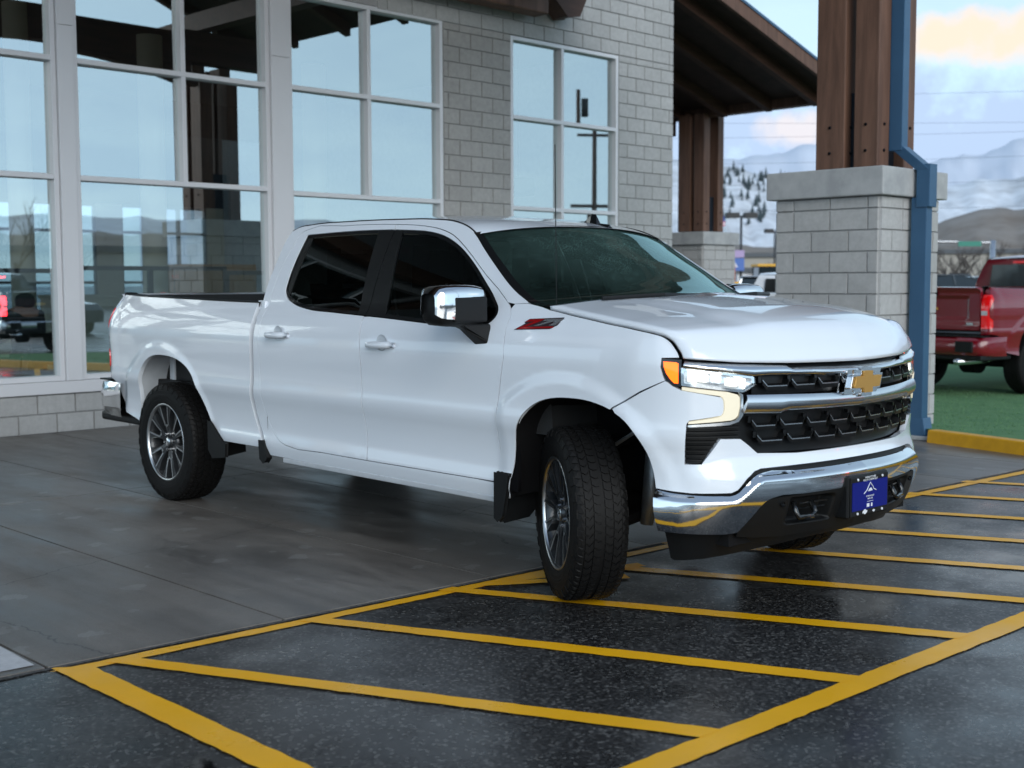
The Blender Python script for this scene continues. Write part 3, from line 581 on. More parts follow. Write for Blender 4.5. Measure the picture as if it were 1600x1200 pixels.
# porch beyond the building corner
pc=thing('side_porch','dark timber porch roof with blue edge beyond the wall corner','porch',(0,0,0))
zp=lambda u: 5.47+.296*(20.57-u)
def pslab(u0,u1,v0,v1,zo,th,m,name):
    V=[(u,v,zp(u)+zo) for (u,v) in ((u0,v0),(u1,v0),(u1,v1),(u0,v1))]; V+=[(a,b,c+th) for a,b,c in V]
    return MB().add(V,[(3,2,1,0),(4,5,6,7),(0,1,5,4),(1,2,6,5),(2,3,7,6),(3,0,4,7)]).obj(name,m,pc)
pslab(15.96,22.05,12.98,18.6,.10,.12,'soffit','soffit_deck'); pslab(15.96,22.1,12.88,18.7,.222,.05,'blue_steel','roof_sheet'); pslab(15.96,22.05,12.9,12.975,-.02,.24,'wood','fascia_board')
for v in (13.5,14.6,15.7,16.8): pslab(15.96,21.75,v,v+.14,-.12,.218,'wood_dark','rafter')
MB().box((21.72,13.0,5.05),(21.98,17.2,5.36)).obj('porch_beam','wood',pc,bevel=.02)
MB().box((16.2,17.0,4.7),(21.7,17.3,5.1)).obj('porch_beam','wood_dark',pc,bevel=.02)
# ================================================================ PICKUP
def cr(pts,n=16):
    P=np.array(pts,float);o=[]
    for i in range(len(P)-1):
        p0=P[max(i-1,0)];p1=P[i];p2=P[i+1];p3=P[min(i+2,len(P)-1)];d=np.linalg.norm(p2-p1)
        def tn(a,b,c):
            d1=np.linalg.norm(b-a);d2=np.linalg.norm(c-b)
            if d1<1e-9:return (c-b)/d2
            if d2<1e-9:return (b-a)/d1
            return ((b-a)/d1*d2+(c-b)/d2*d1)/(d1+d2)
        m1=tn(p0,p1,p2)*d;m2=tn(p1,p2,p3)*d
        for k in range(n):
            t=k/n;o.append((2*t**3-3*t**2+1)*p1+(t**3-2*t**2+t)*m1+(-2*t**3+3*t**2)*p2+(t**3-t**2)*m2)
    o.append(P[-1]);return np.array(o)
def crc(pts,n=5): return [tuple(p) for p in cr(pts,n)]
PLAN=cr([(-4.935,-.80),(-4.93,-.88),(-4.905,-.925),(-4.85,-.948),(-4.65,-.968),(-4.3,-.985),(-3.6,-.995),(-2.6,-.998),(-1.3,-1.0),(0,-1.0),(.32,-.997),(.50,-.985),(.62,-.955),(.70,-.91),(.76,-.84),(.81,-.74),(.867,-.58),(.92,-.40),(.952,-.2),(.965,0)],16)
PL=np.r_[0,np.cumsum(np.linalg.norm(np.diff(PLAN,axis=0),axis=1))]
PL=PL-PL[np.argmin(abs(PLAN[:,0])+(abs(PLAN[:,1]+1)>.1)*9)]
_T=np.gradient(PLAN,PL,axis=0);_T/=np.linalg.norm(_T,axis=1)[:,None];PN=np.c_[_T[:,1],-_T[:,0]]; PN[-1]=(1,0)
for _ in range(2): PN[1:-1]=(PN[:-2]+PN[1:-1]*2+PN[2:])/4
SM=float(PL[-1]); S0=float(PL[0])
def tab(z,d):
    c=cr(list(zip(z,d)),12); return c[:,0],c[:,1]
SZ=tab([.25,.40,.47,.53,.60,.70,.78,.84,.87,.92,1.0,1.10,1.18,1.24,1.28,1.32,1.36,1.40,1.45],[-.10,-.055,-.030,-.018,-.028,-.026,-.012,.004,.006,.002,.002,.008,.010,.002,-.010,-.027,-.050,-.078,-.12])
FZ=tab([.20,.30,.40,.46,.52,.60,.67,.75,.85,1.0,1.10,1.15,1.19,1.23,1.27],[-.12,-.08,-.035,-.008,.014,.035,.036,.012,.012,.02,.02,.008,-.03,-.08,-.15])
def sm(a,b,x):
    t=np.clip((np.asarray(x,float)-a)/(b-a),0,1);return t*t*(3-2*t)
def flare(s,z):
    d=0
    for cx,cz,r in ((.03,.42,.58),(-3.98,.44,.585)):
        R=np.hypot((s-cx)/1.02,z-cz); d=d+.014*sm(r+.125,r+.045,R)*sm(.30,.5,z)*(sm(-.47,-.36,s) if cx>-1 else 1)
    return d
def body(P,off=0):
    s=P[:,0].astype(float);z=P[:,1].astype(float);fl=s>SM;s2=np.where(fl,2*SM-s,s)
    x=np.interp(s2,PL,PLAN[:,0]);y=np.interp(s2,PL,PLAN[:,1]);nx=np.interp(s2,PL,PN[:,0]);ny=np.interp(s2,PL,PN[:,1])
    w_=sm(.56,.95,s2); d=(1-w_)*(np.interp(z,*SZ)+flare(s2,z))+w_*np.interp(z,*FZ)+off
    x=x+nx*d;y=y+ny*d
    return np.stack([x,np.where(fl,-y,y),z],1)
def glassy(z):
    t=z-1.38; return -(.922-.30*t-.28*t*t)
def side(P,off=0):
    """door / cab side: shoulder blends into the leaning glasshouse"""
    b=body(np.stack([P[:,0],np.minimum(P[:,1],1.42)],1),off); z=P[:,1]; k=sm(1.32,1.43,z)*(1-sm(-.12,.12,P[:,0]))
    y=b[:,1]*(1-k)+(glassy(z)-off)*k
    return np.stack([b[:,0]*(1-k)+P[:,0]*k,y,z],1)
def inpoly(pts,poly):
    x,y=pts[:,0],pts[:,1];c=np.zeros(len(pts),bool);n=len(poly)
    for i in range(n):
        x1,y1=poly[i];x2,y2=poly[i-1]
        if y1==y2: continue
        k=((y1>y)!=(y2>y))&(x<(x2-x1)*(y-y1)/(y2-y1)+x1); c^=k
    return c
def dens(poly,res,closed=True):
    o=[];n=len(poly)
    for i in range(n if closed else n-1):
        a=poly[i];b=poly[(i+1)%n];L=math.hypot(b[0]-a[0],b[1]-a[1]);k=max(1,int(math.ceil(L/res)))
        for j in range(k): o.append((a[0]+(b[0]-a[0])*j/k,a[1]+(b[1]-a[1])*j/k))
    if not closed:o.append(tuple(poly[-1]))
    return o
def inset(poly,g):
    n=len(poly);A=sum(poly[i][0]*poly[(i+1)%n][1]-poly[(i+1)%n][0]*poly[i][1] for i in range(n));sg=1 if A>0 else -1;o=[]
    for i in range(n):
        a=np.array(poly[i-1]);b=np.array(poly[i]);c=np.array(poly[(i+1)%n]);d1=(b-a)/(np.linalg.norm(b-a)+1e-9);d2=(c-b)/(np.linalg.norm(c-b)+1e-9)
        n1=np.array([-d1[1],d1[0]])*sg;n2=np.array([-d2[1],d2[0]])*sg;m=n1+n2;l=np.linalg.norm(m)
        if l<.3: m=n1;l=1
        m=m/l;k=min(1/max(m@n1,.4),2.0);o.append(tuple(b+m*g*k))
    return o
def panel(name,poly,fn,m,parent,res=.035,th=.02,gap=0,holes=(),off=0,round_=.004,flat=False):
    """2-D outline (surface coordinates) lifted onto a body surface, with a rolled edge and a returned flange"""
    if gap: poly=inset(poly,gap)
    outer=dens(poly,res); hs=[dens(h,res) for h in holes]
    rings=[outer]+hs; pts=[];edges=[]
    for r in rings:
        k=len(pts);n=len(r);pts+=r;edges+=[(k+i,k+(i+1)%n) for i in range(n)]
    nb=len(pts);a=np.array(outer);lo=a.min(0);hi=a.max(0)
    gx,gy=np.meshgrid(np.arange(lo[0]+res*.5,hi[0],res),np.arange(lo[1]+res*.5,hi[1],res));g=np.c_[gx.ravel(),gy.ravel()]
    k=inpoly(g,outer)
    for h in hs:k&=~inpoly(g,h)
    g=g[k]
    if len(g):
        B=np.array(pts);D=np.sqrt(((g[:,None,:]-B[None])**2).sum(2)).min(1);g=g[D>res*.45]
    allp=pts+[tuple(p) for p in g]
    r=delaunay_2d_cdt([Vector(p) for p in allp],edges,[],0,1e-6)
    P=np.array([tuple(v) for v in r[0]]);T=[tuple(t) for t in r[2]]
    C=np.array([P[list(t)].mean(0) for t in T]);k=inpoly(C,outer)
    for h in hs:k&=~inpoly(C,h)
    T=[t for t,q in zip(T,k) if q]
    X=fn(P,off); e=1e-3
    Nn=np.cross(fn(P+[e,0],off)-fn(P-[e,0],off),fn(P+[0,e],off)-fn(P-[0,e],off));Nn/=np.linalg.norm(Nn,axis=1)[:,None]+1e-12
    # orientation: outward from the body middle
    cen=np.array([min(max(X[:,0].mean(),-4),0),0,.9]) ; sg=np.sign(((X-cen)*Nn).sum());Nn*=sg if sg else 1
    # boundary loops of the triangulation
    cnt={}
    for t in T:
        for i in range(len(t)):
            a_,b_=t[i],t[(i+1)%len(t)];cnt[(a_,b_)]=1
    bd_=[(a_,b_) for (a_,b_) in cnt if (b_,a_) not in cnt]
    V=[tuple(v) for v in X];F=list(T);k0=len(V)
    bv=sorted({i for e_ in bd_ for i in e_});mp={}
    for lvl,dep in ((0,0),(1,th)):
        for i in bv: mp[(lvl,i)]=len(V);V.append(tuple(X[i]-Nn[i]*dep))
    FS=[True]*len(F)
    for a_,b_ in bd_:
        F.append((mp[(0,b_)],mp[(0,a_)],mp[(1,a_)],mp[(1,b_)]));FS.append(False)
    nC=len(V);Fc=[]
    for f in F[:len(T)]:
        nn=np.cross(X[f[1]]-X[f[0]],X[f[2]]-X[f[0]]);Fc.append(nn@Nn[f[0]])
    if sum(Fc)<0:
        F=[tuple(reversed(f)) for f in F]
    o=mesh_obj(name,V,F,m,parent); o.data.polygons.foreach_set('use_smooth',[False if flat else q for q in FS])
    if not flat: o.data.normals_split_custom_set_from_vertices([tuple(v) for v in Nn]+[(0,0,0)]*(len(V)-len(Nn)))
    return o
def loft(name,X,m,parent,flip=False,smooth=True,thick=0):
    """grid of points (a,b,3)"""
    a,b,_=X.shape;V=X.reshape(-1,3);F=[]
    for i in range(a-1):
        for j in range(b-1):
            f=(i*b+j,i*b+j+1,(i+1)*b+j+1,(i+1)*b+j);F.append(f if not flip else f[::-1])
    o=mesh_obj(name,V,F,m,parent,smooth)
    if thick:
        s=o.modifiers.new('solid','SOLIDIFY');s.thickness=thick;s.offset=-1
    return o
def mirror(o,parent=None):
    c=o.copy();COL.objects.link(c);c.parent=parent or o.parent;c.scale=(o.scale.x,-o.scale.y,o.scale.z);c.location=(o.location.x,-o.location.y,o.location.z)
    for ch in list(o.children):
        d=ch.copy();COL.objects.link(d);d.parent=c
    return c
def wheel(parent,name='wheel'):
    """outer face looks along -y; centre at origin; > tyre, spoke, hub_cap ..."""
    R=.420
    w_=bpy.data.objects.new(name,None)
    V,F=lathe([(.275,-.118),(.262,-.112),(.252,-.09),(.245,-.04),(.235,.09),(.262,.115),(.272,.12)],64)
    w_=mesh_obj('wheel',V,F,'wheel_grey',parent,True)
    V,F=lathe([(.2735,-.1205),(.2745,-.129),(.267,-.131),(.260,-.124),(.2585,-.114)],96);mesh_obj('rim_lip',V,F,'machined',w_,True)
    V,F=lathe([(.0,-.03),(.2,-.03),(.2,-.005),(.0,-.005)],48);mesh_obj('brake_disc',V,F,'steel',w_)
    V,F=lathe([(.0,.05),(.235,.052)],48);mesh_obj('dust_shield',V,F,'under',w_)
    MB().box((-.10,-.06,.07),(.10,.0,.20)).obj('brake_caliper','under',w_)
    # tyre carcass
    pr=[(.268,-.124),(.278,-.131),(.300,-.136),(.335,-.139),(.368,-.137),(.392,-.131),(.405,-.122),(.4115,-.108),(.4125,-.06),(.413,0),(.4125,.06),(.4115,.108),(.405,.122),(.392,.132),(.368,.141),(.335,.1455),(.300,.142),(.268,.128)]
    V,F=lathe(pr,96)
    rib=[(-.126,-.094,.405),(-.090,-.052,.4125),(-.047,-.010,.4135),(.010,.047,.4135),(.052,.090,.4125),(.094,.126,.405)]
    n=64;m=MB();m.add(V,F)
    for ri,(y0,y1,rb) in enumerate(rib):
        for k in range(n):
            a0=2*PI*(k+ (ri%2)*.5)/n; da=2*PI/n*.80; sk=(.020 if ri%2 else -.020)*(1 if ri<3 else -1); zig=.006
            rt=R-(0.004 if ri in(0,5) else 0); rt0=rt-(.010 if ri==0 else 0); rt1=rt-(.010 if ri==5 else 0)
            q=[]
            for (aa,yy,rr) in ((a0,y0,rt0),(a0+da,y0,rt0),(a0+da*.6,(y0+y1)/2,rt),(a0+da+sk,y1,rt1),(a0+sk,y1,rt1),(a0-da*.3,(y0+y1)/2,rt)):
                q.append((rr*math.cos(aa),yy,rr*math.sin(aa)))
            lo=[(p[0]*.975,p[1],p[2]*.975) for p in q]; order=[0,1,2,3,4,5]
            m.add([q[i] for i in order]+[lo[i] for i in order],[tuple(range(5,-1,-1))]+[(i,(i+1)%6,6+(i+1)%6,6+i) for i in range(6)])
    # shoulder lugs on the sidewall
    for k in range(n//2):
        for s_ in (-1,1):
            a0=2*PI*(k*2+.2)/n;a1=a0+2*PI/n*1.1;V2=[]
            for (rr,yy) in ((.372,.1370),(.404,.1255)):
                for aa in (a0,a1): V2.append((rr*math.cos(aa),s_*(yy+.0045),rr*math.sin(aa)))
            V2+=[(v[0],v[1]-s_*.008,v[2]) for v in V2]
            m.add(V2,[(0,1,3,2),(0,4,5,1),(1,5,7,3),(3,7,6,2),(2,6,4,0)])
    ty=m.obj('tyre','rubber',w_)
    V,F=lathe([(.4205,-.008),(.4208,-.004),(.4205,.0)],96); 
    # raised lettering band
    V,F=lathe([(.318,-.1382),(.322,-.1400),(.326,-.1388)],96);mesh_obj('sidewall_ring',V,F,'rubber',ty,True)
    # six split spokes
    def spoke_poly(side_):
        return [(.055,.0),(.075,.030),(.135,.034),(.185,.052),(.255,.088),(.262,.070),(.255,.050),(.19,.018),(.14,.008),(.09,.0)]
    dark=MB()
    for k in range(6):
        a=2*PI*k/6+PI/6+.12;edge=MB()
        for sg in (1,-1):
            pl=[(.045,.0),(.050,.026),(.115,.036),(.175,.060),(.232,.098),(.258,.110),(.266,.080),(.262,.050),(.240,.044),(.18,.030),(.118,.016),(.104,.003)]
            dy=[-.088,-.088,-.098,-.108,-.113,-.116,-.116,-.116,-.113,-.108,-.100,-.098]
            def W(p,y): 
                x,t=p[0],p[1]*sg; return (x*math.cos(a)-t*math.sin(a),y,x*math.sin(a)+t*math.cos(a))
            n_=len(pl);T_=[W(pl[i],dy[i]) for i in range(n_)];B_=[W(pl[i],dy[i]+.045) for i in range(n_)]
            f=[tuple(range(n_))]+[((i+1)%n_,i,n_+i,n_+(i+1)%n_) for i in range(n_)]
            if sg<0: f=[tuple(reversed(q)) for q in f]
            dark.add(T_+B_,f)
            # machined faces: bright strips along both flanks
            for seq in ([11,10,9,8,7],):
                for i in range(len(seq)-1):
                    p=np.array(pl[seq[i]]);q=np.array(pl[seq[i+1]]);c=np.array([.16,.028]) if seq[0]==1 else np.array([.19,.06])
                    d=(q-p)/np.linalg.norm(q-p);nn=np.array([-d[1],d[0]]);nn=nn if nn@(c-p)>0 else -nn
                    wd=.011
                    quad=[W(p,dy[seq[i]]-.0035),W(q,dy[seq[i+1]]-.0035),W(q+nn*wd,dy[seq[i+1]]-.0035),W(p+nn*wd,dy[seq[i]]-.0035)]
                    edge.add(quad,[(0,1,2,3)])
        edge.obj('machined_edge','machined',w_)
    dark.obj('spokes','wheel_grey',w_);
    V,F=lathe([(.0,-.106),(.030,-.106),(.036,-.101),(.0365,-.08),(.085,-.088),(.088,-.05)],32);mesh_obj('hub',V,F,'wheel_grey',w_,True)
    V,F=lathe([(.0,-.110),(.026,-.109),(.030,-.1055)],24);mesh_obj('hub_cap',V,F,'chrome_brushed',w_,True)
    m=MB()
    for k in range(6):
        a=2*PI*k/6+.12;V,F=lathe([(.0,-.104),(.010,-.103),(.0115,-.085)],8,'y',(.062*math.cos(a),0,.062*math.sin(a)));m.add(V,F)
    m.obj('lug_nut','chrome_brushed',w_)
    return w_
def copy_tree(o,parent=None,sub=None,pos=None):
    c=o.copy();COL.objects.link(c);c.parent=parent
    if sub and c.type=='MESH' and any(s.material and s.material.name in sub for s in c.material_slots):
        for s in c.material_slots:
            if s.material and s.material.name in sub:
                mm=MT[sub[s.material.name]];s.link='OBJECT';s.material=mm
    for ch in o.children: copy_tree(ch,c,sub)
    return c
# outlines (surface coordinates measured on the real truck: distance along the side, height)
DLO_TOP=[(-2.496,1.832),(-2.211,1.838),(-1.898,1.840),(-1.502,1.829),(-1.253,1.809),(-1.133,1.785),(-.981,1.731),(-.818,1.642),(-.675,1.541),(-.56,1.448),(-.514,1.395),(-.505,1.36),(-.520,1.335),(-.56,1.318),(-.62,1.308)]
DLO_BOT=[(-.62,1.308),(-.719,1.306),(-1.061,1.322),(-1.398,1.340),(-1.60,1.349),(-1.912,1.363),(-2.229,1.382),(-2.384,1.411),(-2.484,1.454),(-2.515,1.49),(-2.521,1.54),(-2.518,1.649),(-2.508,1.75),(-2.496,1.832)]
DRIP=[(-2.60,1.80),(-2.585,1.845),(-2.53,1.868),(-2.14,1.880),(-1.85,1.878),(-1.607,1.869),(-1.334,1.850),(-1.178,1.826),(-1.052,1.790),(-.908,1.718),(-.673,1.572),(-.488,1.459),(-.42,1.402),(-.388,1.345),(-.378,1.25),(-.372,1.163),(-.395,1.075),(-.418,.969),(-.434,.869),(-.436,.718),(-.436,.56),(-.45,.532)]
DOORBOT=[(-.45,.532),(-1.0,.530),(-1.555,.528),(-2.0,.530),(-2.40,.538),(-2.47,.556),(-2.575,.634),(-2.640,.73)]
REARSEAM=[(-2.640,.73),(-2.655,1.0),(-2.655,1.25),(-2.665,1.40),(-2.655,1.60),(-2.60,1.80)]
EDGE_R=[(-.14,1.405),(-.20,1.418),(-.30,1.430),(-.424,1.489),(-.634,1.623),(-.76,1.708),(-.872,1.785),(-.95,1.822),(-1.074,1.858),(-1.3,1.882),(-1.6,1.893),(-2.1,1.900),(-2.5,1.895),(-2.64,1.882),(-2.70,1.86)]
CABBACK=[(-2.70,1.86),(-2.718,1.807),(-2.725,1.70),(-2.738,1.549),(-2.738,1.396),(-2.712,1.30),(-2.708,1.144),(-2.720,1.015),(-2.722,.887),(-2.737,.758),(-2.725,.681),(-2.675,.596),(-2.635,.535),(-2.60,.46)]
E3=side(np.array(crc(EDGE_R,8)))
def truck(label,lit=True,front=True,steer=-.53,loc=(0,0,0),rz=0,cat='pickup truck'):
    t=thing('pickup_truck',label,cat,loc,rz)
    WP='white_paint'
    both=lambda o:(o,mirror(o))
    # ---- doors
    topr=crc(DRIP[6-1:],3) # from B seam top forward then down
    topf=[p for p in crc(DRIP,3)]
    iB=min(range(len(topf)),key=lambda i:abs(topf[i][0]+1.607)+abs(topf[i][1]-1.869))
    dt=crc(DLO_TOP,4);db=crc(DLO_BOT,4)
    jt=min(range(len(dt)),key=lambda i:abs(dt[i][0]+1.607)) ; jb=min(range(len(db)),key=lambda i:abs(db[i][0]+1.60))
    fd=topf[iB:]+[p for p in DOORBOT[:3]][1:]+[(-1.562,.60),(-1.566,.9),(-1.575,1.18),(-1.60,1.345)]+list(reversed(db[:jb]))[0:]+list(reversed(dt[jt+1:-1]))+[(-1.607,1.834)]
    fdo=panel('front_door',fd,side,WP,t,gap=.0042); both(fdo)
    rd=list(reversed(REARSEAM))+[] 
    rd=[(-1.607,1.869)]+list(reversed(topf[:iB]))+crc(list(reversed(REARSEAM)),3)[1:]+list(reversed(crc(DOORBOT[2:],3)))[1:]+[(-1.562,.60),(-1.566,.9),(-1.575,1.18),(-1.60,1.349)]+db[jb+1:]+dt[1:jt]+[(-1.607,1.835)]
    rdo=panel('rear_door',rd,side,WP,t,gap=.0042); 
    # ---- cab shell
    cs_=crc(EDGE_R[2:],4)+crc(CABBACK,3)[1:]+[(-2.60,.458),(-1.6,.452),(-.445,.452),(-.432,.50)]
    inner=list(reversed(topf[:-1])) ; inner=[p for p in inner if True]
    shell=cs_+[(-.436,.526)]+list(crc(DOORBOT,3))+crc(REARSEAM,3)[1:]+topf[1:-10]
    k=[i for i,p in enumerate(topf) if p[1]>1.44 and p[0]>-1.0][-1]
    shell=cs_+[(-.438,.528)]+list(crc(DOORBOT,3))[1:]+crc(REARSEAM,3)[1:]+topf[1:k+1]+[(-.455,1.432),(-.40,1.425)]
    sh=panel('cab_shell',shell,side,WP,t)
    both(sh)
    # dark backing behind the shut lines
    bk=panel('door_seal',[(-2.62,.50),(-.30,.50),(-.33,1.28),(-2.60,1.30)],side,'black_void',t,off=-.011,res=.08);both(bk)
    bk=panel('door_seal',[(-2.66,1.30),(-2.60,1.30),(-1.6,1.30),(-.40,1.30),(-.40,1.42),(-.9,1.74),(-1.10,1.82),(-1.5,1.862),(-2.55,1.875),(-2.64,1.84)],side,'black_void',t,off=-.013,res=.05,holes=[inset(dt[:-1]+db[:-1],-.004)]);both(bk)
    # handles
    for (a,nm,par) in ((-1.375,'door_handle',fdo),(-2.43,'door_handle',rdo)):
        z=1.192 if a>-2 else 1.217
        y=float(side(np.array([[a,z]]))[0,1]);m=MB()
        xs=np.linspace(-.125,.125,11);V=[];F=[]
        for i,x in enumerate(xs):
            q=1-abs(x/.125)**3;dpt=.014+.032*q; hh=.013+.007*q
            for (dy,dz) in ((0,-hh),(-dpt,-hh*.9),(-dpt-.006,0),(-dpt,hh*.9),(0,hh)): V.append((a+x,y+dy+(.0),z+dz+.004*x*4))
        for i in range(10):
            for k_ in range(4): F.append((5*i+k_,5*i+k_+1,5*i+5+k_+1,5*i+5+k_))
        F+=[(0,1,2,3,4),(54,53,52,51,50)]
        h=mesh_obj('door_handle',V,[f[::-1] for f in F],WP,par,True)
        V,F=lathe([(.0,.001),(.030,.0005),(.042,-.0015),(.046,-.004)],24,'y',(a+.01,y,z+.012));cup=mesh_obj('handle_cup',V,F,'underside_pale',par,True)
    both(rdo) ; 
    m2=[o for o in t.children if o.name.startswith('front_door')]
    # ---- glass & trims
    trim=panel('window_trim',dt[:-1]+db[:-1],side,'black_gloss',t,off=-.004,holes=[inset(dt[:-1]+db[:-1],.018)],res=.03,th=.015);both(trim)
    gl=[p for p in dt if p[0]>-1.56];gb=[p for p in db if p[0]>-1.44]
    g1=panel('side_window',inset([(-1.53,1.829)]+gl[1:-1]+gb+[(-1.420,1.341)],.004),side,'car_window',t,off=-.010,th=.003,res=.06);both(g1)
    gl=[p for p in dt if p[0]<-1.76];gb=[p for p in db if p[0]<-1.70]
    g2=panel('side_window',inset([(-1.687,1.352)]+gb+gl[1:]+[(-1.755,1.838)],.004),side,'car_window',t,off=-.010,th=.003,res=.06);both(g2)
    bp_=panel('pillar_trim',[(-1.757,1.834),(-1.612,1.833),(-1.604,1.352),(-1.685,1.355)],side,'black_plastic',t,off=-.003,th=.004);both(bp_)
    bp_=panel('pillar_trim',[(-1.603,1.833),(-1.527,1.829),(-1.418,1.343),(-1.595,1.350)],side,'black_plastic',t,off=-.002,th=.004);both(bp_)
    bp_=panel('pillar_trim',[(-2.502,1.826),(-2.43,1.828),(-2.452,1.60),(-2.462,1.45),(-2.50,1.475),(-2.512,1.55)],side,'black_plastic',t,off=-.006,th=.01);both(bp_)
    # ---- roof
    ec=E3[(E3[:,0]<-.87)];n=len(ec);q=np.linspace(-1,1,33);X=np.zeros((n,33,3))
    xc=np.array([-2.80,-2.735,-2.66,-2.4,-2.1,-1.6,-1.3,-1.07,-.90,-.76,-.70]);zc=np.array([1.862,1.882,1.905,1.928,1.936,1.934,1.922,1.900,1.874,1.842,1.82])
    for i,p in enumerate(ec):
        u=(p[0]+2.70)/(2.70-.872); bow=-.045*(1-u)+.115*u
        for j,a in enumerate(q):
            x=p[0]+bow*(1-a*a); zt=np.interp(x if abs(a)<1 else x,xc,zc); zt=max(zt,p[2]); k_=(1-abs(a)**2.6)
            xcn=p[0]+bow; ztc=np.interp(xcn,xc,zc)
            X[i,j]=(x,a*abs(p[1]),p[2]+(ztc-p[2])*k_)
    loft('roof',X,WP,t)
    rb=MB();  # roof ditch mouldings
    for s_ in (1,-1):
        pp=[(p[0],p[1]*s_*-1*-1 if s_>0 else -p[1],p[2]+.0) for p in ec if p[0]<-.88]
        pp=[(a_,b_*.985,c_+.003) for a_,b_,c_ in pp]; rb.tube(pp,.005,6)
    rb.obj('roof_moulding','black_plastic',t)
    # shark fin antenna and mast
    m=MB();pr=[(-.13,0),(-.125,.012),(-.06,.022),(-.03,.075),(.0,.080),(.04,.045),(.10,.006),(.12,0)]
    zt=1.858
    for s_,wd in ((0,.0),):
        V=[];F=[]
        for x,h in pr:
            for k_ in (-1,0,1): V.append((-.93-x*1.15,.20+k_*.03*(1 if k_ else 0),zt-.02+(h+.012 if k_==0 else 0)))
        for i in range(len(pr)-1):
            for k_ in range(2): F.append((3*i+k_,3*i+k_+1,3*i+3+k_+1,3*i+3+k_))
        m.add(V,F)
    m.obj('shark_fin','black_gloss',t)
    # ---- windshield
    we=E3[(E3[:,0]<-.16)&(E3[:,0]>-.90)];n=len(we);X=np.zeros((n,25,3));q=np.linspace(-1,1,25)
    for i,p in enumerate(we):
        u=i/(n-1);bow=.24*(1-u)+.115*u
        for j,a in enumerate(q): X[i,j]=(p[0]+bow*(1-a*a)+.0,a*abs(p[1])*1.0,p[2]+(.028*(1-u)+.052*u)*(1-abs(a)**2.2))
    Xg=X.copy();Xg[:,:,2]-=.006;Xg[:,:,0]-=.003
    loft('windshield',Xg,'windshield_glass',t)
    m=MB()
    def strip(pa,pb,off_=.0):
        V=[];F=[]
        for i,(a,b) in enumerate(zip(pa,pb)):
            V+=[(a[0],a[1],a[2]+off_),(b[0],b[1],b[2]+off_)]
            if i:F.append((2*i-2,2*i,2*i+1,2*i-1))
        m.add(V,F)
    for (c0,c1) in ((0,1),(24,23)):
        strip([X[i,c0] for i in range(n)],[X[i,c0]*.35+X[i,c1]*.65 for i in range(n)],.001)
    strip([X[-1,j] for j in range(25)],[X[-3,j] for j in range(25)],.001);strip([X[0,j] for j in range(25)],[X[3,j]*.6+X[2,j]*.4 for j in range(25)],.0012)
    m.obj('windshield_border','black_gloss',t)
    # cowl
    V=[];F=[]
    for j in range(25):
        p=X[0,j];V+=[(p[0]-.03,p[1],p[2]-.01),(p[0]+.10,p[1]*.98,p[2]-.035)]
        if j:F.append((2*j-2,2*j,2*j+1,2*j-1))
    mesh_obj('cowl','black_plastic',t and V and t or t) if False else mesh_obj('cowl',V,F,'black_plastic',t)
    for (y0,y1) in ((-.70,-.10),(.05,.62)):
        MB().tube([(-.02+.19*(1-(y0/.9)**2)-.06,y0,1.452),(.03+.19*(1-((y0+y1)/1.8)**2)-.05,(y0+y1)/2,1.468),(-.02+.19*(1-(y1/.9)**2)-.06,y1,1.462)],.011,6).obj('wiper','black_plastic',t)
    # ---- back of cab
    bc=side(np.array(crc(CABBACK[:5],6)));X=np.zeros((len(bc),13,3));q=np.linspace(-1,1,13)
    for i,p in enumerate(bc):
        for j,a in enumerate(q): X[i,j]=(p[0]-.05*(1-a*a),a*abs(p[1]),p[2]+.0)
    loft('cab_back',X,WP,t,flip=True)
    MB().prism([(-.60,1.46),(.60,1.46),(.56,1.78),(-.56,1.78)],-2.796,-2.80,0).obj('rear_window','black_gloss',t)
    MB().box((-2.72,-.93,.50),(-2.69,.93,1.42)).obj('cab_back_lower',WP,t)
    MB().box((-2.85,-.18,1.80),(-2.78,.18,1.83)).obj('high_brake_lamp','lamp_red',t)
    # ---- interior
    MB().box((-2.6,-.80,.55),(-.35,.80,.62)).obj('cabin_floor','cabin',t)
    m=MB();m.prism([(-.25,1.30),(-.45,1.36),(-.75,1.30),(-.80,1.05),(-.4,.8),(-.2,.8)],-.86,.86,1);m.obj('dashboard','cabin',t,bevel=.02)
    MB().box((-2.62,-.62,1.845),(-1.05,.62,1.855)).obj('headliner','cabin_trim',t)
    for (sx,sy) in ((-1.35,-.40),(-1.35,.40),(-2.20,-.42),(-2.20,.42)):
        m=MB();m.box((sx-.1,sy-.27,.72),(sx+.40,sy+.27,.95));m.prism([(sx-.05,.93),(sx-.22,1.50),(sx-.32,1.50),(sx-.20,.93)],sy-.26,sy+.26,1);m.prism([(sx-.20,1.53),(sx-.21,1.72),(sx-.30,1.72),(sx-.31,1.53)],sy-.14,sy+.14,1)
        m.obj('seat','cabin',t,bevel=.03)
    c=[(-.80+.05*math.sin(a),.40+.18*math.cos(a),1.22+.18*math.sin(a)*.9) for a in np.linspace(0,2*PI,25)];MB().tube(c,.014,8).obj('steering_wheel','cabin_trim',t)
    MB().box((-.80,-.10,1.66),(-.77,.14,1.74)).obj('inner_mirror','black_plastic',t,bevel=.01)
    m=MB();  # seat belts in the rear window
    m.tube([(-2.33,-.78,1.50),(-2.20,-.72,1.52),(-2.0,-.70,1.62)],.014,4);m.tube([(-2.40,-.80,1.45),(-2.15,-.74,1.43),(-1.95,-.72,1.385)],.010,4);m.obj('seat_belt','cabin_trim',t)
    # ---- bed
    TOPZ=[(-2.775,1.408),(-3.3,1.416),(-3.9,1.428),(-4.5,1.440),(-4.80,1.452),(-4.92,1.462)]
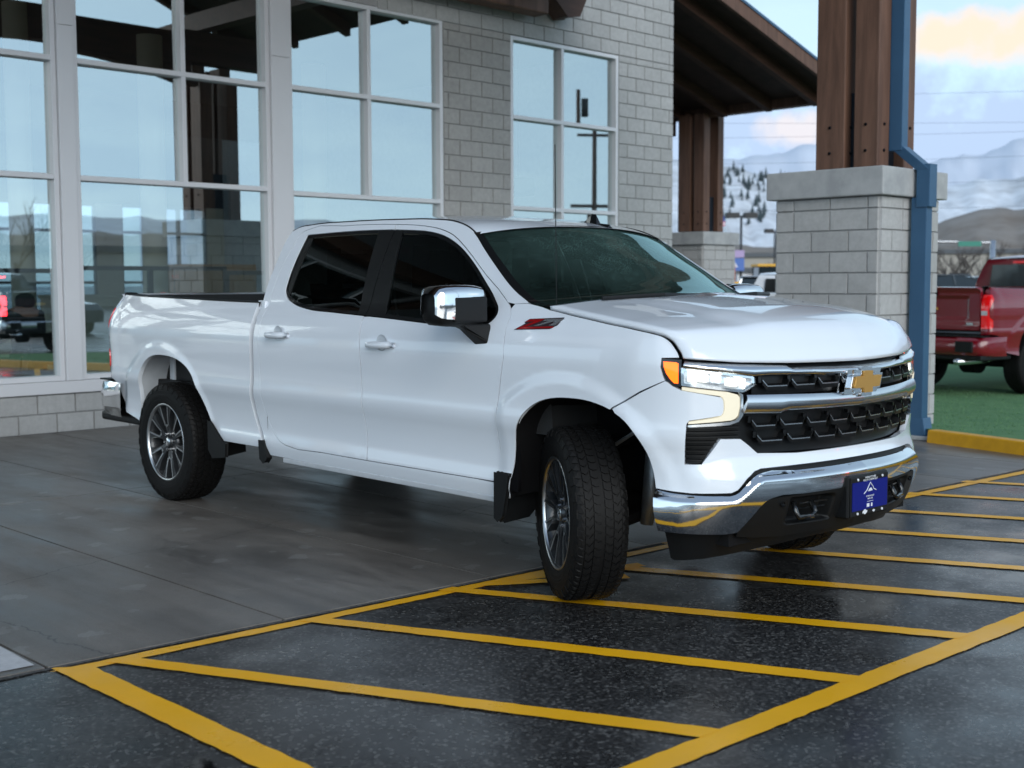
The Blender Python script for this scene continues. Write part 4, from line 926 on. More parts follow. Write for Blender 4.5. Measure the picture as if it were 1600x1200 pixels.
    arR=[(-4.352,.54),(-4.345,.62),(-4.335,.72),(-4.315,.82),(-4.262,.925),(-4.17,.995),(-4.06,1.030),(-3.94,1.038),(-3.80,1.032),(-3.68,1.010),(-3.575,.965),(-3.495,.900),(-3.435,.82),(-3.385,.735),(-3.335,.65),(-3.29,.58),(-3.24,.525),(-3.17,.498)]
    gapb=[(-2.682,.50),(-2.686,.545),(-2.722,.60),(-2.766,.676),(-2.784,.758),(-2.769,.887),(-2.764,1.015),(-2.756,1.144),(-2.760,1.27),(-2.776,1.36),(-2.789,1.408)]
    lampz=[(-4.96,1.36),(-4.875,1.36),(-4.862,1.30),(-4.90,1.24),(-4.935,1.15),(-4.925,1.06),(-4.885,1.02),(-4.880,.93),(-4.905,.905),(-4.97,.905)]
    bs=crc(gapb,3)+TOPZ[1:]+[(-4.955,1.462),(S0,1.43),(S0,1.37)]+lampz[1:-1]+[(S0,.90),(S0,.82),(-4.90,.835),(-4.80,.820),(-4.74,.79),(-4.70,.70),(-4.60,.585),(-4.40,.552)]+crc(arR,3)
    bs=[(min(max(a,S0),0),b) for a,b in bs]
    bs=[p for i,p in enumerate(bs) if i==0 or math.hypot(p[0]-bs[i-1][0],p[1]-bs[i-1][1])>1e-3]
    bo=panel('bedside',bs,body,WP,t,th=.03,res=.022);both(bo)
    lp=[(max(a,S0),b) for a,b in lampz];lo=panel('tail_lamp',inset([(S0,1.36)]+lampz[1:-1]+[(S0,.905)],.003),body,'lamp_red',t,off=.006,th=.03);both(lo)
    l2=panel('reversing_lamp',[(S0+.006,1.145),(-4.955,1.145),(-4.955,1.085),(S0+.006,1.085)],body,'lamp_clear',t,off=.010,th=.01);both(l2)
    # rail cap, inner walls, floor
    for nm,mt,zo,y0,y1 in (('rail_cap','black_plastic',.0,.0,.095),):
        V=[];F=[];rows=[]
        for (a,b) in dens(TOPZ+[(-4.96,1.462)],.06,False):
            p=body(np.array([[a,b]]))[0];rows.append(p);y=-abs(p[1]);V+=[(p[0],y-.002,p[2]-.022),(p[0],y+.004,p[2]+.004),(p[0],y+.018,p[2]+.010),(p[0],y+.095,p[2]+.008),(p[0],y+.10,p[2]-.03),(p[0],y+.10,p[2]-.62)]
        for i in range(len(rows)-1):
            for k_ in range(5): F.append((6*i+k_,6*i+6+k_,6*i+7+k_,6*i+1+k_))
        rc=mesh_obj('rail_cap',V,F,'black_plastic',t);both(rc)
    MB().box((-4.88,-.84,.80),(-2.80,.84,.84)).obj('bed_floor','black_plastic',t)
    MB().box((-2.81,-.90,.80),(-2.775,.90,1.425)).obj('bed_front_wall',WP,t)
    # tailgate
    tgx=-4.94;pl=[(-.785,.88),(.785,.88),(.79,1.42),(.74,1.452),(.0,1.462),(-.74,1.452),(-.79,1.42)]
    def tg(P,off=0):
        y,z=P[:,0],P[:,1];x=tgx-.012*(1-(y/.8)**2)-.03*sm(1.38,1.46,z)-.010*sm(1.0,.95,z)*sm(.86,.9,z)+.018*sm(.62,.58,abs(y))*sm(1.02,1.05,z)*sm(1.33,1.30,z)-off
        return np.stack([x,y,z],1)
    tgo=panel('tailgate',pl,tg,WP,t,gap=.004,th=.05)
    MB().box((-4.90,-.78,.86),(-4.885,.78,1.45)).obj('tailgate_inner','black_plastic',t)
    MB().prism([(-.13,1.34),(.13,1.34),(.12,1.41),(-.12,1.41)],-4.975,-4.960,0).obj('tailgate_handle','black_plastic',tgo)
    bt=[(-.13,1.13),(-.115,1.165),(-.045,1.165),(-.04,1.185),(.04,1.185),(.045,1.165),(.125,1.165),(.115,1.13),(.045,1.13),(.04,1.11),(-.045,1.11),(-.05,1.13)]
    MB().prism([(a,b+.02) for a,b in bt],-4.966,-4.945,0).obj('tailgate_emblem','gold',tgo)
    MB().prism([(-.70,.955),(-.60,.955),(-.59,.985),(-.69,.985)],-4.968,-4.955,0).obj('model_badge','chrome_brushed',tgo)
    # rear bumper
    V=[];F=[];prz=[(.80,-.0),(.79,-.11),(.72,-.15),(.62,-.15),(.56,-.12),(.545,-.02)]
    ys=[-.985,-.97,-.93,-.85,-.7,-.4,0,.4,.7,.85,.93,.97,.985];bx=[-4.62,-4.80,-4.93,-4.985,-5.0,-5.01,-5.01,-5.01,-5.0,-4.985,-4.93,-4.80,-4.62]
    for i,y in enumerate(ys):
        for (z,dx) in prz: V.append((bx[i]+dx*(1 if 1<=i<=11 else .15),y*(1 if abs(y)<.95 else 1),z))
    for i in range(len(ys)-1):
        for k_ in range(5): F.append((6*i+k_,6*i+k_+1,6*i+7+k_,6*i+6+k_))
    rb_=mesh_obj('rear_bumper',V,F,'chrome',t,True)
    MB().box((-5.13,-.55,.801),(-4.95,.55,.812)).box((-5.10,-.93,.801),(-4.93,-.60,.812)).box((-5.10,.60,.801),(-4.93,.93,.812)).obj('bumper_step','black_plastic',t)
    for s_ in (-1,1): MB().box((-5.168,s_*.70-.13,.60),(-5.13,s_*.70+.13,.745)).obj('corner_step','black_plastic',t,bevel=.01)
    MB().box((-5.166,-.20,.60),(-5.14,.20,.74)).obj('number_plate_recess','black_plastic',t)
    MB().box((-5.10,-.93,.49),(-4.45,.93,.56)).obj('bumper_valance','black_plastic',t,bevel=.02)
    MB().tube([(-5.2,-.62,.47),(-4.6,-.62,.47),(-4.3,-.60,.52)],.042,14).obj('exhaust_tip','chrome',t,True)
    # ---- inner arches
    def liner(pts,fn,mt,name,yin=-.60):
        A=fn(np.array(pts));V=[];F=[]
        for i,p in enumerate(A):
            V+=[tuple(p+np.array([0,.004,0])),(p[0],p[1]+.03,p[2]+.012),(p[0],-.80,p[2]+.015),(p[0],yin,p[2]+.0)]
            if i:
                for k_ in range(3): F.append((4*i-4+k_,4*i-3+k_,4*i+1+k_,4*i+k_))
        o=mesh_obj(name,V,F,mt,t,True);both(o);return o
    arF=[(-.36,.46),(-.345,.56),(-.325,.64),(-.31,.72),(-.286,.812),(-.233,.892),(-.145,.952),(-.04,.983),(.075,.992),(.217,.985),(.336,.955),(.426,.910),(.49,.848),(.532,.779),(.558,.70),(.571,.618),(.585,.50)]
    liner(crc(arR,3),body,'underside_pale','wheel_housing');liner(crc(arF,3),body,'liner','arch_liner',-.56)
    for s_ in (-1,1):
        pl=[(-4.36,.52),(-4.34,1.05),(-3.20,1.05),(-3.16,.62),(-3.3,.62)]
        MB().prism([(-4.36,.76),(-4.34,1.05),(-3.18,1.05),(-3.16,.76)],s_*.60-.01,s_*.60+.01,1).obj('inner_wing','underside_pale',t)
        m=MB();m.prism([(-4.40,.62),(-4.36,.80),(-3.2,.80),(-3.18,.66)],s_*.70-.02,s_*.70+.02,1);m.box((-4.22,s_*.72-.08,.80),(-4.15,s_*.72+.08,1.03));m.box((-3.75,s_*.72-.05,.80),(-3.71,s_*.72+.05,.98));m.obj('inner_bracket','underside_pale',t,bevel=.01)
        MB().box((-.40,s_*.50-.02,.50),(.62,s_*.50+.02,1.05)).obj('inner_fender','liner',t)
    # ---- underbody
    m=MB();m.box((-4.9,-.62,.50),(-4.4,.62,.76));m.box((-4.4,-.50,.55),(-3.2,.50,.80));m.box((-3.2,-.70,.50),(-.45,.70,.60));m.box((-.45,-.46,.36),(.60,.46,.85));m.box((.55,-.74,.36),(.80,.74,.60));m.obj('underbody','under',t)
    m=MB();m.tube([(-3.99,-.75,.40),(-3.99,.75,.40)],.055,12);m.tube([(-3.99,-.12,.40),(-3.99,.12,.40)],.16,14)
    for s_ in (-1,1): m.box((-4.65,s_*.56-.035,.44),(-3.30,s_*.56+.035,.475))
    m.obj('rear_axle','under',t)
    for s_ in (-1,1):
        for q_,r__ in (([(.10,s_*.42,.40),(.02,s_*.72,.33)],.035),([(-.14,s_*.42,.40),(.0,s_*.72,.33)],.035),([(.12,s_*.46,.80),(.0,s_*.70,.72)],.022)): MB().tube(q_,r__,8).obj('control_arm','under',t)
    for s_ in (-1,1): MB().tube([(.20,s_*.60,.36),(.22,s_*.585,.55),(.24,s_*.57,.80)],[.032,.045,.05],12).obj('shock_absorber','steel',t,True)
    m=MB()
    for s_ in (-1,1): m.tube([(.36,s_*.52,.86),(.20,s_*.62,.84),(.05,s_*.66,.74)],.010,6);
    m.obj('brake_hose','steel',t)
    # splash flaps
    for s_ in (-1,1):
        MB().prism([(s_*.99,.585),(s_*.74,.58),(s_*.73,.40),(s_*.80,.345),(s_*.97,.335),(s_*.99,.36)],-.445,-.415,0).obj('mud_flap','black_plastic',t,bevel=.006)
        MB().prism([(-.440,.585),(-.345,.585),(-.360,.49),(-.39,.37),(-.42,.345),(-.442,.36)],s_*1.003-.012,s_*1.003+.012,1).obj('mud_flap','black_plastic',t,bevel=.005)
        MB().prism([(s_*.99,.56),(s_*.76,.56),(s_*.75,.40),(s_*.97,.37)],-3.30,-3.265,0).obj('mud_flap','black_plastic',t,bevel=.006)
        MB().prism([(-3.31,.62),(-3.14,.49),(-3.09,.49),(-3.10,.40),(-3.26,.38),(-3.31,.43)],s_*.992-.012,s_*.992+.012,1).obj('mud_flap','black_plastic',t,bevel=.005)
        MB().prism([(-2.69,.545),(-2.635,.545),(-2.60,.44),(-2.64,.405),(-2.68,.43)],s_*.975-.02,s_*.975+.02,1).obj('gap_plug','black_plastic',t,bevel=.004)
        MB().box((-2.45,s_*.95-.02,.425),(-.46,s_*.95+.03,.455)).obj('rocker_lip','underside_pale',t,bevel=.006)
        MB().box((-2.77,s_*.885-.03,.55),(-2.70,s_*.885+.03,1.34)).obj('bed_gap_seal','under',t)
    # ---- fender + fascia
    seam=[(-.14,1.398),(.014,1.376),(.15,1.358),(.294,1.338),(.40,1.325),(.481,1.313),(.55,1.302),(.599,1.290),(.635,1.268),(.655,1.245),(.672,1.222),(.682,1.200)]
    fe=[(-.40,1.425),(-.30,1.428),(-.20,1.412)]+crc(seam,3)+[(.605,1.198),(.601,1.16),(.613,1.118),(.622,1.10),(.50,1.048),(.352,.968)]+list(reversed(crc(arF,3)))
    arr=crc(arF,3); cut=[p for p in arr if not (p[0]>.345 and p[1]<.96)]
    fe=[(-.40,1.425),(-.30,1.428),(-.20,1.412)]+crc(seam,3)+[(.605,1.198),(.601,1.16),(.613,1.118),(.622,1.10),(.50,1.048),(.352,.968)]+[p for p in reversed(arr) if p[0]<.34]+[(-.445,.455),(-.436,.56),(-.436,.718),(-.434,.869),(-.418,.969),(-.395,1.075),(-.372,1.163),(-.378,1.25),(-.388,1.345),(-.42,1.402)]
    fo=panel('front_fender',fe,side,WP,t,gap=.0018,res=.02)
    mirror(fo)
    mk_=[p for p in arr if p[0]>.345 and p[1]<.955]
    rightf=[(.352,.962)]+[p for p in mk_ if p[1]>=.618]+[(.571,.618),(.657,.612),(.735,.607),(.904,.608),(.933,.62),(.977,.667),(1.02,.697),(1.055,.706),(1.277,.711),(1.5,.713)]
    topR=[(1.5,.766),(1.26,.764),(1.046,.775),(1.0,.812),(.956,.843),(.86,.846),(.82,.79),(.779,.736),(.707,.735),(.710,.842),(.715,.912),(.725,.927),(.859,.947),(.868,.958),(.872,.975),(.870,1.010),(.864,1.024),(.855,1.031),(.77,1.047),(.692,1.061),(.655,1.078),(.634,1.094),(.622,1.10),(.50,1.042)]
    full=rightf+[(SM,.714)]+[(2*SM-a,b) for a,b in reversed(rightf)]
    full+= [(2*SM-a,b) for a,b in reversed(topR)]+[(SM,.767)]+topR
    panel('front_fascia',full,body,WP,t,gap=.0015,res=.03,off=.004,th=.03)
    both_s=lambda L:L+[(2*SM-a,b) for a,b in reversed(L)]
    # dark backing for the whole nose
    panel('nose_backing',both_s([(.60,1.19),(.60,1.0),(.66,.70),(.62,.60),(1.0,.45),(SM-.01,.45)])[:0] or [(.60,1.185),(.70,.60),(2*SM-.70,.60),(2*SM-.60,1.185),(SM,1.155)],body,'black_void',t,off=-.055,res=.06)
    # ---- chrome bars
    tu=[(.704,1.185),(.95,1.171),(1.196,1.159),(1.225,1.146),(1.45,1.136),(SM,1.132)];tl=[(.697,1.158),(.863,1.140),(1.013,1.118),(1.102,1.120),(1.331,1.115),(1.521,1.110),(SM,1.108)]
    band=lambda U,Lw:U[:-1]+[U[-1]]+[(2*SM-a,b) for a,b in reversed(U[:-1])]+[(2*SM-a,b) for a,b in Lw[:-1]]+[Lw[-1]]+list(reversed(Lw[:-1]))
    def bar(name,U,Lw,mt,off,bul,res=.025,th=.04):
        zu=lambda s:np.interp(np.where(s>SM,2*SM-s,s),[p[0] for p in U],[p[1] for p in U]);zl=lambda s:np.interp(np.where(s>SM,2*SM-s,s),[p[0] for p in Lw],[p[1] for p in Lw])
        def fn(P,o=0):
            a=zu(P[:,0]);b=zl(P[:,0]);k_=np.clip((P[:,1]-b)/np.maximum(a-b,1e-3),0,1)
            X=body(P,0);e=1e-3;Y=body(P,.01);n_=(Y-X)/.01
            return X+n_*(off+bul*np.sin(PI*k_)**.7)[:,None]
        return panel(name,band(U,Lw),fn,mt,t,res=res,th=th)
    tb=bar('upper_chrome_bar',tu,tl,'chrome',.008,.012,.012)
    mu=[(.975,1.036),(1.10,1.033),(1.235,1.030),(1.498,1.022),(SM,1.020)];ml=[(.962,.957),(1.154,.949),(1.195,.960),(1.574,.957),(SM,.956)]
    bar('centre_chrome_bar',mu,ml,'chrome_brushed',.012,.016,.016)
    # black gap under the hood lip
    panel('hood_gap_trim',[(.70,1.196),(.70,1.180),(SM,1.125),(2*SM-.70,1.180),(2*SM-.70,1.196),(SM,1.165)],body,'black_plastic',t,off=-.02)
    # ---- grille: backing, vanes, ribs
    gb1=[(1.03,1.12),(1.03,1.03),(2*SM-1.03,1.03),(2*SM-1.03,1.12),(SM,1.115)];gb2=[(.955,.955),(.955,.84),(1.05,.770),(SM,.762),(2*SM-1.05,.770),(2*SM-.955,.84),(2*SM-.955,.955)]
    gr_=panel('grille',gb1,body,'grille_black',t,off=-.035);g2_=panel('grille',gb2,body,'grille_black',t,off=-.035)
    def bodyp(s,z,o): return body(np.array([[s,z]]),o)[0]
    def cells(parent,s0,s1,zrow,pitch,hh,shift=0):
        fr=MB();ed=MB();n=int(round((s1-s0)/pitch));p=(s1-s0)/n
        for i in range(n):
            a=s0+i*p;b=a+p;m_=[(a+.012,zrow+hh*.75),(a+p*.24,zrow),(b-p*.10,zrow),(b-.004,zrow+hh*.75)]
            for j in range(3):
                (sa,za),(sb,zb)=m_[j],m_[j+1];A0=bodyp(sa,za,.004);B0=bodyp(sb,zb,.004);A1=bodyp(sa,za-.018,.002);B1=bodyp(sb,zb-.018,.002);A2=bodyp(sa,za+.010,-.035);B2=bodyp(sb,zb+.010,-.035)
                fr.add([A0,B0,B1,A1],[(0,1,2,3)]);fr.add([A0,B0,B2,A2],[(3,2,1,0)])
                if j==1 or j==0: C0=bodyp(sa,za+.0045,.0055);D0=bodyp(sb,zb+.0045,.0055);E0=bodyp(sa,za-.0005,.0055);G0=bodyp(sb,zb-.0005,.0055);ed.add([C0,D0,G0,E0],[(0,1,2,3)])
            # upright web
            w0=bodyp(a-.006,zrow+hh*.5,-.002);w1=bodyp(a+.010,zrow+hh*.5,-.002);w2=bodyp(a+.010,zrow+hh*1.25,-.002);w3=bodyp(a-.006,zrow+hh*1.25,-.002);fr.add([w0,w1,w2,w3],[(0,1,2,3)])
            w0=bodyp(a+.012,zrow+hh*.5,-.002);w1=bodyp(a+.012,zrow+hh*.5,-.035);w2=bodyp(a+.012,zrow+hh*1.25,-.035);w3=bodyp(a+.012,zrow+hh*1.25,-.002);fr.add([w0,w1,w2,w3],[(0,1,2,3)])
        fr.obj('grille_vane','grille_black',parent);ed.obj('vane_edge','grille_edge',parent)
    cells(gr_,1.05,2*SM-1.05,1.068,.150,.036)
    cells(g2_,1.0,2*SM-1.0,.893,.160,.036);cells(g2_,1.03,2*SM-1.03,.825,.160,.036)
    # ---- headlamps
    hd=[(.689,1.156),(.868,1.138),(1.010,1.117),(1.022,1.110),(1.022,1.075),(.965,1.048),(.93,1.051),(.80,1.068),(.692,1.081)]
    def both2(o): return mirror(o)
    hb=panel('headlamp',hd,body,'lamp_clear',t,off=-.030,th=.01)
    for (a,b,c,d) in ((.715,1.098,.80,1.142),(.815,1.088,.865,1.132),(.895,1.076,.985,1.112)):
        nn=2 if b==1.098 or a>.88 else 1
        for i in range(nn):
            u0=a+(c-a)*i/nn+.003;u1=a+(c-a)*(i+1)/nn-.003
            panel('led_module',[(u0,b),(u1,b-.004),(u1,d-.006),(u0,d)],body,'lamp_lit' if (lit and nn==2) else 'lamp_clear',hb,off=-.010,th=.02,res=.02)
    panel('lamp_bezel',inset(hd,-.001),body,'chrome',hb,off=-.004,th=.03,holes=[inset(hd,.011)],res=.02)
    panel('lens',hd,body,'lamp_lens',hb,off=.004,th=.002,res=.02)
    both2(hb)
    am=[(.606,1.190),(.668,1.187),(.684,1.18),(.684,1.082),(.658,1.085),(.640,1.103),(.622,1.128),(.610,1.158)]
    ao=panel('turn_lamp',inset(am,.006),body,'amber' if lit else 'lamp_red',t,off=.003,th=.02,res=.02);mirror(ao)
    ab=panel('lamp_surround',[(.600,1.196),(.690,1.192),(.690,1.075),(.655,1.076),(.632,1.096),(.612,1.125),(.602,1.16)],body,'black_gloss',t,off=-.002,th=.02,res=.02);mirror(ab)
    dr=[(.692,1.076),(.80,1.063),(.892,1.052),(.935,1.040),(.946,1.026),(.948,.985),(.940,.945),(.925,.930),(.905,.924),(.81,.918),(.718,.911),(.720,.925),(.80,.936),(.852,.944),(.866,.955),(.872,.975),(.870,1.010),(.864,1.024),(.855,1.032),(.77,1.046),(.692,1.060)]
    do=panel('running_lamp',dr,body,'drl_lit' if lit else 'lamp_clear',t,off=.006,th=.025,res=.02,gap=.002);mirror(do)
    ds=panel('lamp_surround',[(.94,1.048),(.962,1.038),(.966,.945),(.945,.918),(.90,.905),(.72,.899),(.718,.908),(.905,.920),(.930,.926),(.945,.942),(.951,.985),(.949,1.03)],body,'chrome_brushed',t,off=.003,th=.02,res=.02);mirror(ds)
    # side air inlets with slats
    cu=[(.712,.903),(.90,.912),(.958,.918),(.956,.843),(.86,.846),(.82,.79),(.779,.736),(.707,.735)]
    ci=panel('air_inlet',cu,body,'black_plastic',t,off=-.02,th=.01)
    m=MB()
    for k_ in range(8):
        z=.748+k_*.0205; s1=.955 if z>.845 else .779+(z-.736)/(.846-.736)*(.081); 
        a=[bodyp(s_,z,.0) for s_ in np.linspace(.709,s1-.004,6)];b=[bodyp(s_,z+.007,.0) for s_ in np.linspace(.709,s1-.004,6)];c=[bodyp(s_,z+.010,-.018) for s_ in np.linspace(.709,s1-.004,6)]
        for i in range(5): m.add([a[i],a[i+1],b[i+1],b[i]],[(0,1,2,3)]);m.add([b[i],b[i+1],c[i+1],c[i]],[(0,1,2,3)])
    m.obj('slat','black_plastic',ci);mirror(ci)
    # ---- lower bumper
    cu_=[(.572,.608),(.657,.598),(.735,.593),(.86,.590),(.909,.590),(.930,.597),(.955,.617),(.998,.655),(1.02,.670),(1.047,.680),(1.236,.682),(1.556,.684),(SM,.686)]
    cl_=[(.589,.434),(.678,.430),(.826,.424),(.930,.424),(.949,.428),(.966,.449),(1.01,.505),(1.051,.556),(1.07,.569),(1.092,.578),(1.262,.586),(1.463,.588),(SM,.592)]
    zu=lambda s:np.interp(np.where(s>SM,2*SM-s,s),[p[0] for p in cu_],[p[1] for p in cu_]);zl_=lambda s:np.interp(np.where(s>SM,2*SM-s,s),[p[0] for p in cl_],[p[1] for p in cl_])
    def fb(P,o=0):
        a=zu(P[:,0]);b=zl_(P[:,0]);k_=np.clip((P[:,1]-b)/np.maximum(a-b,1e-3),0,1);X=body(P,0);n_=(body(P,.01)-X)/.01
        h=a-b; d=.016+.030*(1-np.clip((1-k_)*h/.045,0,1)**2*0)*1.0
        top=np.clip((a-P[:,1])/.035,0,1);bot=np.clip((P[:,1]-b)/.02,0,1)
        d=.030*np.sin(np.clip(top,0,1)*PI/2)+.004
        return X+n_*d[:,None]
    cu_=[(a,b+.006) for a,b in cu_]
    panel('chrome_bumper',band(crc(cu_,3),crc(cl_,3)),fb,'chrome',t,res=.009,th=.05)
    # dark step between fascia and bumper
    panel('bumper_gap_trim',band([(p[0],p[1]+.022) for p in cu_],[(p[0],p[1]-.02) for p in cu_]),body,'black_plastic',t,off=-.022,res=.03)
    # black lower valance
    vu=[(.95,.43),(.966,.447),(1.01,.503),(1.051,.554),(1.07,.567),(1.092,.576),(1.262,.584),(1.463,.586),(SM,.590)];vl=[(.95,.405),(1.05,.392),(1.2,.385),(1.4,.39),(SM,.392)]
    def fv(P,o=0): 
        X=body(P,0);n_=(body(P,.01)-X)/.01;s2=np.where(P[:,0]>SM,2*SM-P[:,0],P[:,0])
        pocket=sm(1.19,1.22,s2)*sm(1.47,1.44,s2)*sm(.445,.458,P[:,1])*sm(.568,.555,P[:,1])
        return X+n_*(.034+o-.075*pocket)[:,None]
    va=panel('lower_valance',band(vu,vl),fv,'black_plastic',t,res=.014,th=.06)
    for sg in (1,-1):
        q=lambda s,z,o:tuple(bodyp(s if sg>0 else 2*SM-s,z,o))
        pts_=[q(1.24,.545,.0),q(1.24,.50,.035),q(1.25,.475,.048),q(1.33,.472,.050),q(1.345,.495,.04),q(1.345,.54,.0)]
        MB().tube(pts_,.013,8).obj('tow_hook','black_gloss',va,True)
        m=MB()
        for z in (.505,.53): m.add([q(1.27,z,.01),q(1.45,z,.01),q(1.45,z+.008,.01),q(1.27,z+.008,.01)],[(0,1,2,3)])
        m.obj('vent_bar','black_gloss',va)
        V,F=lathe([(0,0),(.012,0),(.012,.008)],12,'y');c_=np.array(bodyp(1.15 if sg>0 else 2*SM-1.15,.545,.036))
        m=MB();m.add([(c_[0]+v[1]+.001,c_[1]+v[0],c_[2]+v[2]) for v in V],F);m.obj('parking_sensor','black_gloss',va)
    du=[(.60,.432),(.78,.425),(.95,.418),(1.05,.40),(1.2,.392),(SM,.395)];dl=[(.605,.290),(.63,.282),(.85,.292),(1.0,.305),(1.15,.322),(1.40,.345),(SM,.355)]
    def fd_(P,o=0):
        X=body(P,0);n_=(body(P,.01)-X)/.01;return X+n_*((P[:,1]-.35)*.10-.02+.03*sm(.345,.365,P[:,1])*sm(1.0,1.2,np.where(P[:,0]>SM,2*SM-P[:,0],P[:,0])))[:,None]
    panel('air_dam',band(du,dl),fd_,'black_plastic',t,res=.025,th=.03)
    # ---- plate bracket, plate
    px_=bodyp(SM,.58,0)[0]+.045
    brk=MB().box((px_-.09,-.170,.438),(px_,.170,.640)).obj('plate_bracket','black_plastic',t,bevel=.010)
    pf=MB().box((px_+.0005,-.160,.448),(px_+.007,.160,.630)).obj('plate_frame','black_plastic',brk,bevel=.003)
    MB().box((px_+.0075,-.150,.474),(px_+.0095,.150,.606)).obj('number_plate','plate_blue',brk)
    RT=(PI/2,0,PI/2);xp=px_+.0105
    T=lambda s_,y,z,sz,sx=1,nm='plate_print':text_obj(s_,nm,'print_white',brk,(xp,y,z),RT,sz,.0004,sx=sx)
    T('WENATCHEE',0.0,.622,.0135,1.15);T('VALLEY CHEVROLET',0.0,.610,.0125,1.1)
    T('CHEVROLET',0,.533,.0105,1.2);T('BUICK GMC',0,.521,.0085);T('www. chevrolet .com',0,.509,.006)
    m=MB();q_=[(-.055,.548),(-.03,.562),(-.012,.585),(0,.597),(.012,.583),(.022,.575),(.03,.563),(.05,.556)]
    m.tube([(xp,a,b) for a,b in q_],.0022,5);m.prism([(-.02,.556),(-.008,.568),(.006,.571),(.018,.558)],xp-.001,xp+.001,0);m.obj('plate_mountain_print','print_white',brk)
    m=MB();m.box((xp-.001,-.028,.483),(xp+.001,-.008,.499));m.box((xp-.001,.008,.483),(xp+.001,.018,.499));m.obj('plate_print','print_white',brk)
    m=MB()
    for (y,z) in ((-.105,.618),(.105,.618),(-.105,.460),(.105,.460)):
        V,F=lathe([(0,0),(.006,0),(.006,.004)],10,'y');m.add([(xp+.001-v[1],y+v[0],z+v[2]) for v in V],F)
    bt2=lambda cy,cz,k_:[(cy+a*k_,cz+b*k_) for a,b in ((-1,-.28),(-.8,.3),(-.35,.3),(-.35,.55),(.35,.55),(.35,.3),(1,.3),(.8,-.28),(.35,-.28),(.35,-.55),(-.35,-.55),(-.35,-.28))]
    m.prism(bt2(-.045,.463,.020),xp-.001,xp+.001,0);m.prism(bt2(.03,.461,.010),xp-.001,xp+.002,0);m.obj('plate_screw','print_white',brk)
    # ---- bow tie emblem
    xe=bodyp(SM,1.06,0)[0]+.035
    def bow(k_,kz,x0,x1,mt,nm,bev,par):
        o_=[(-1,-.30),(-.86,.30),(-.30,.30),(-.30,.62),(.30,.62),(.30,.30),(1,.30),(.86,-.30),(.30,-.30),(.30,-.62),(-.30,-.62),(-.30,-.30)]
        return MB().prism([(a*k_,1.066+b*kz) for a,b in o_],x0,x1,0).obj(nm,mt,par,bevel=bev)
    em=bow(.128,.098,xe-.045,xe+.0,'chrome','emblem_frame',.006,t);bow(.108,.074,xe+.001,xe+.010,'gold','bow_tie',.004,em)
    fr_=MB().prism([(-.150,1.018),(-.118,1.118),(.150,1.118),(.118,1.018)],xe-.06,xe-.022,0).obj('emblem_surround','chrome',t,bevel=.006)
    # ---- hood
    E=side(np.array(crc(seam,8)));n=len(E);m_=41;q=np.linspace(-1,1,m_);X=np.zeros((n,m_,3));lin=np.r_[0,np.cumsum(np.linalg.norm(np.diff(E,axis=0),axis=1))];lin/=lin[-1]
    sF=np.interp(-abs(q)*abs(E[-1,1]),[p[1] for p in body(np.array([[s_,1.17] for s_ in np.linspace(.5,SM,80)]))],np.linspace(.5,SM,80))
    zF=np.interp(sF,[.684,.95,1.218,1.502,SM],[1.197,1.176,1.167,1.163,1.161]);FR=body(np.stack([sF,zF],1));FR[:,1]=q*abs(E[-1,1]);FR[:,0]+=.006
    for i in range(n):
        t_=lin[i];e=E[i]
        lip=1-math.sqrt(max(0,1-max(0,(t_-.80)/.20)**2)) if t_>.80 else 0
        for j,a in enumerate(q):
            aa=abs(a);bowr=.20*(1-a*a);bowf=FR[j,0]-E[-1,0]
            k_=t_
            x=e[0]+(1-k_)*bowr+k_*bowf
            crown=.058*(1-aa**2.2)
            bulge=.011*(1-sm(.50,.66,aa))*sm(.0,.25,t_)*(1-sm(.72,.98,t_))-.004*np.exp(-((aa-.66)/.07)**2)*sm(0,.2,t_)*(1-sm(.7,.98,t_))
            dropc=(FR[j,2]-E[-1,2])
            fall=-.030*(1-aa**2)*sm(.55,.95,t_)
            z=e[2]+(crown+bulge)*(1-lip)+fall*(1-lip)+dropc*lip
            X[i,j]=(x,a*abs(e[1]),z)
    X[:,0,1]+=.0012;X[:,-1,1]-=.0012
    loft('hood',X,WP,t,thick=.02)
    # fender badge
    def badge(par):
        z0=1.300;x0=-.325;f=lambda x,z:tuple(side(np.array([[x,z]]),.0)[0])
        bb=MB()
        def slab(poly,off,name,mt,pr):
            V=[];n_=len(poly)
            for (x,z) in poly:
                p=side(np.array([[x,z]]),0)[0];p2=side(np.array([[x,z]]),off)[0];V.append(tuple(p2))
            for (x,z) in poly: V.append(tuple(side(np.array([[x,z]]),-.004)[0]))
            return MB().add(V,[tuple(range(n_)),tuple(range(2*n_-1,n_-1,-1))]+[(i,n_+i,n_+(i+1)%n_,(i+1)%n_) for i in range(n_)]).obj(name,mt,pr)
        L=lambda u,v:(x0+u*.285+v*.050,z0+v*.052+u*.012)
        b0=slab([L(0,0),L(.86,-.02),L(.95,.30),L(.90,1.03),L(.10,1.02),L(.06,.72),L(.13,.6)],.003,'off_road_badge','badge_dark',t)
        slab([L(.10,.96),L(.48,.96),L(.46,.80),L(.24,.24),L(.90,.22),L(.90,.06),L(.05,.06),L(.08,.22),L(.30,.74),L(.08,.74)],.006,'badge_letter','badge_red',b0)
        slab([L(.50,.92),L(.80,.92),L(.80,.74),L(.52,.32),L(.40,.32),L(.64,.74),L(.50,.74)],.006,'badge_letter','badge_silver',b0)
        slab([L(.82,.92),L(.95,.92),L(.90,.30),L(.76,.30),L(.82,.70),L(.76,.62)],.006,'badge_letter','badge_silver',b0)
        return b0
    badge(t)
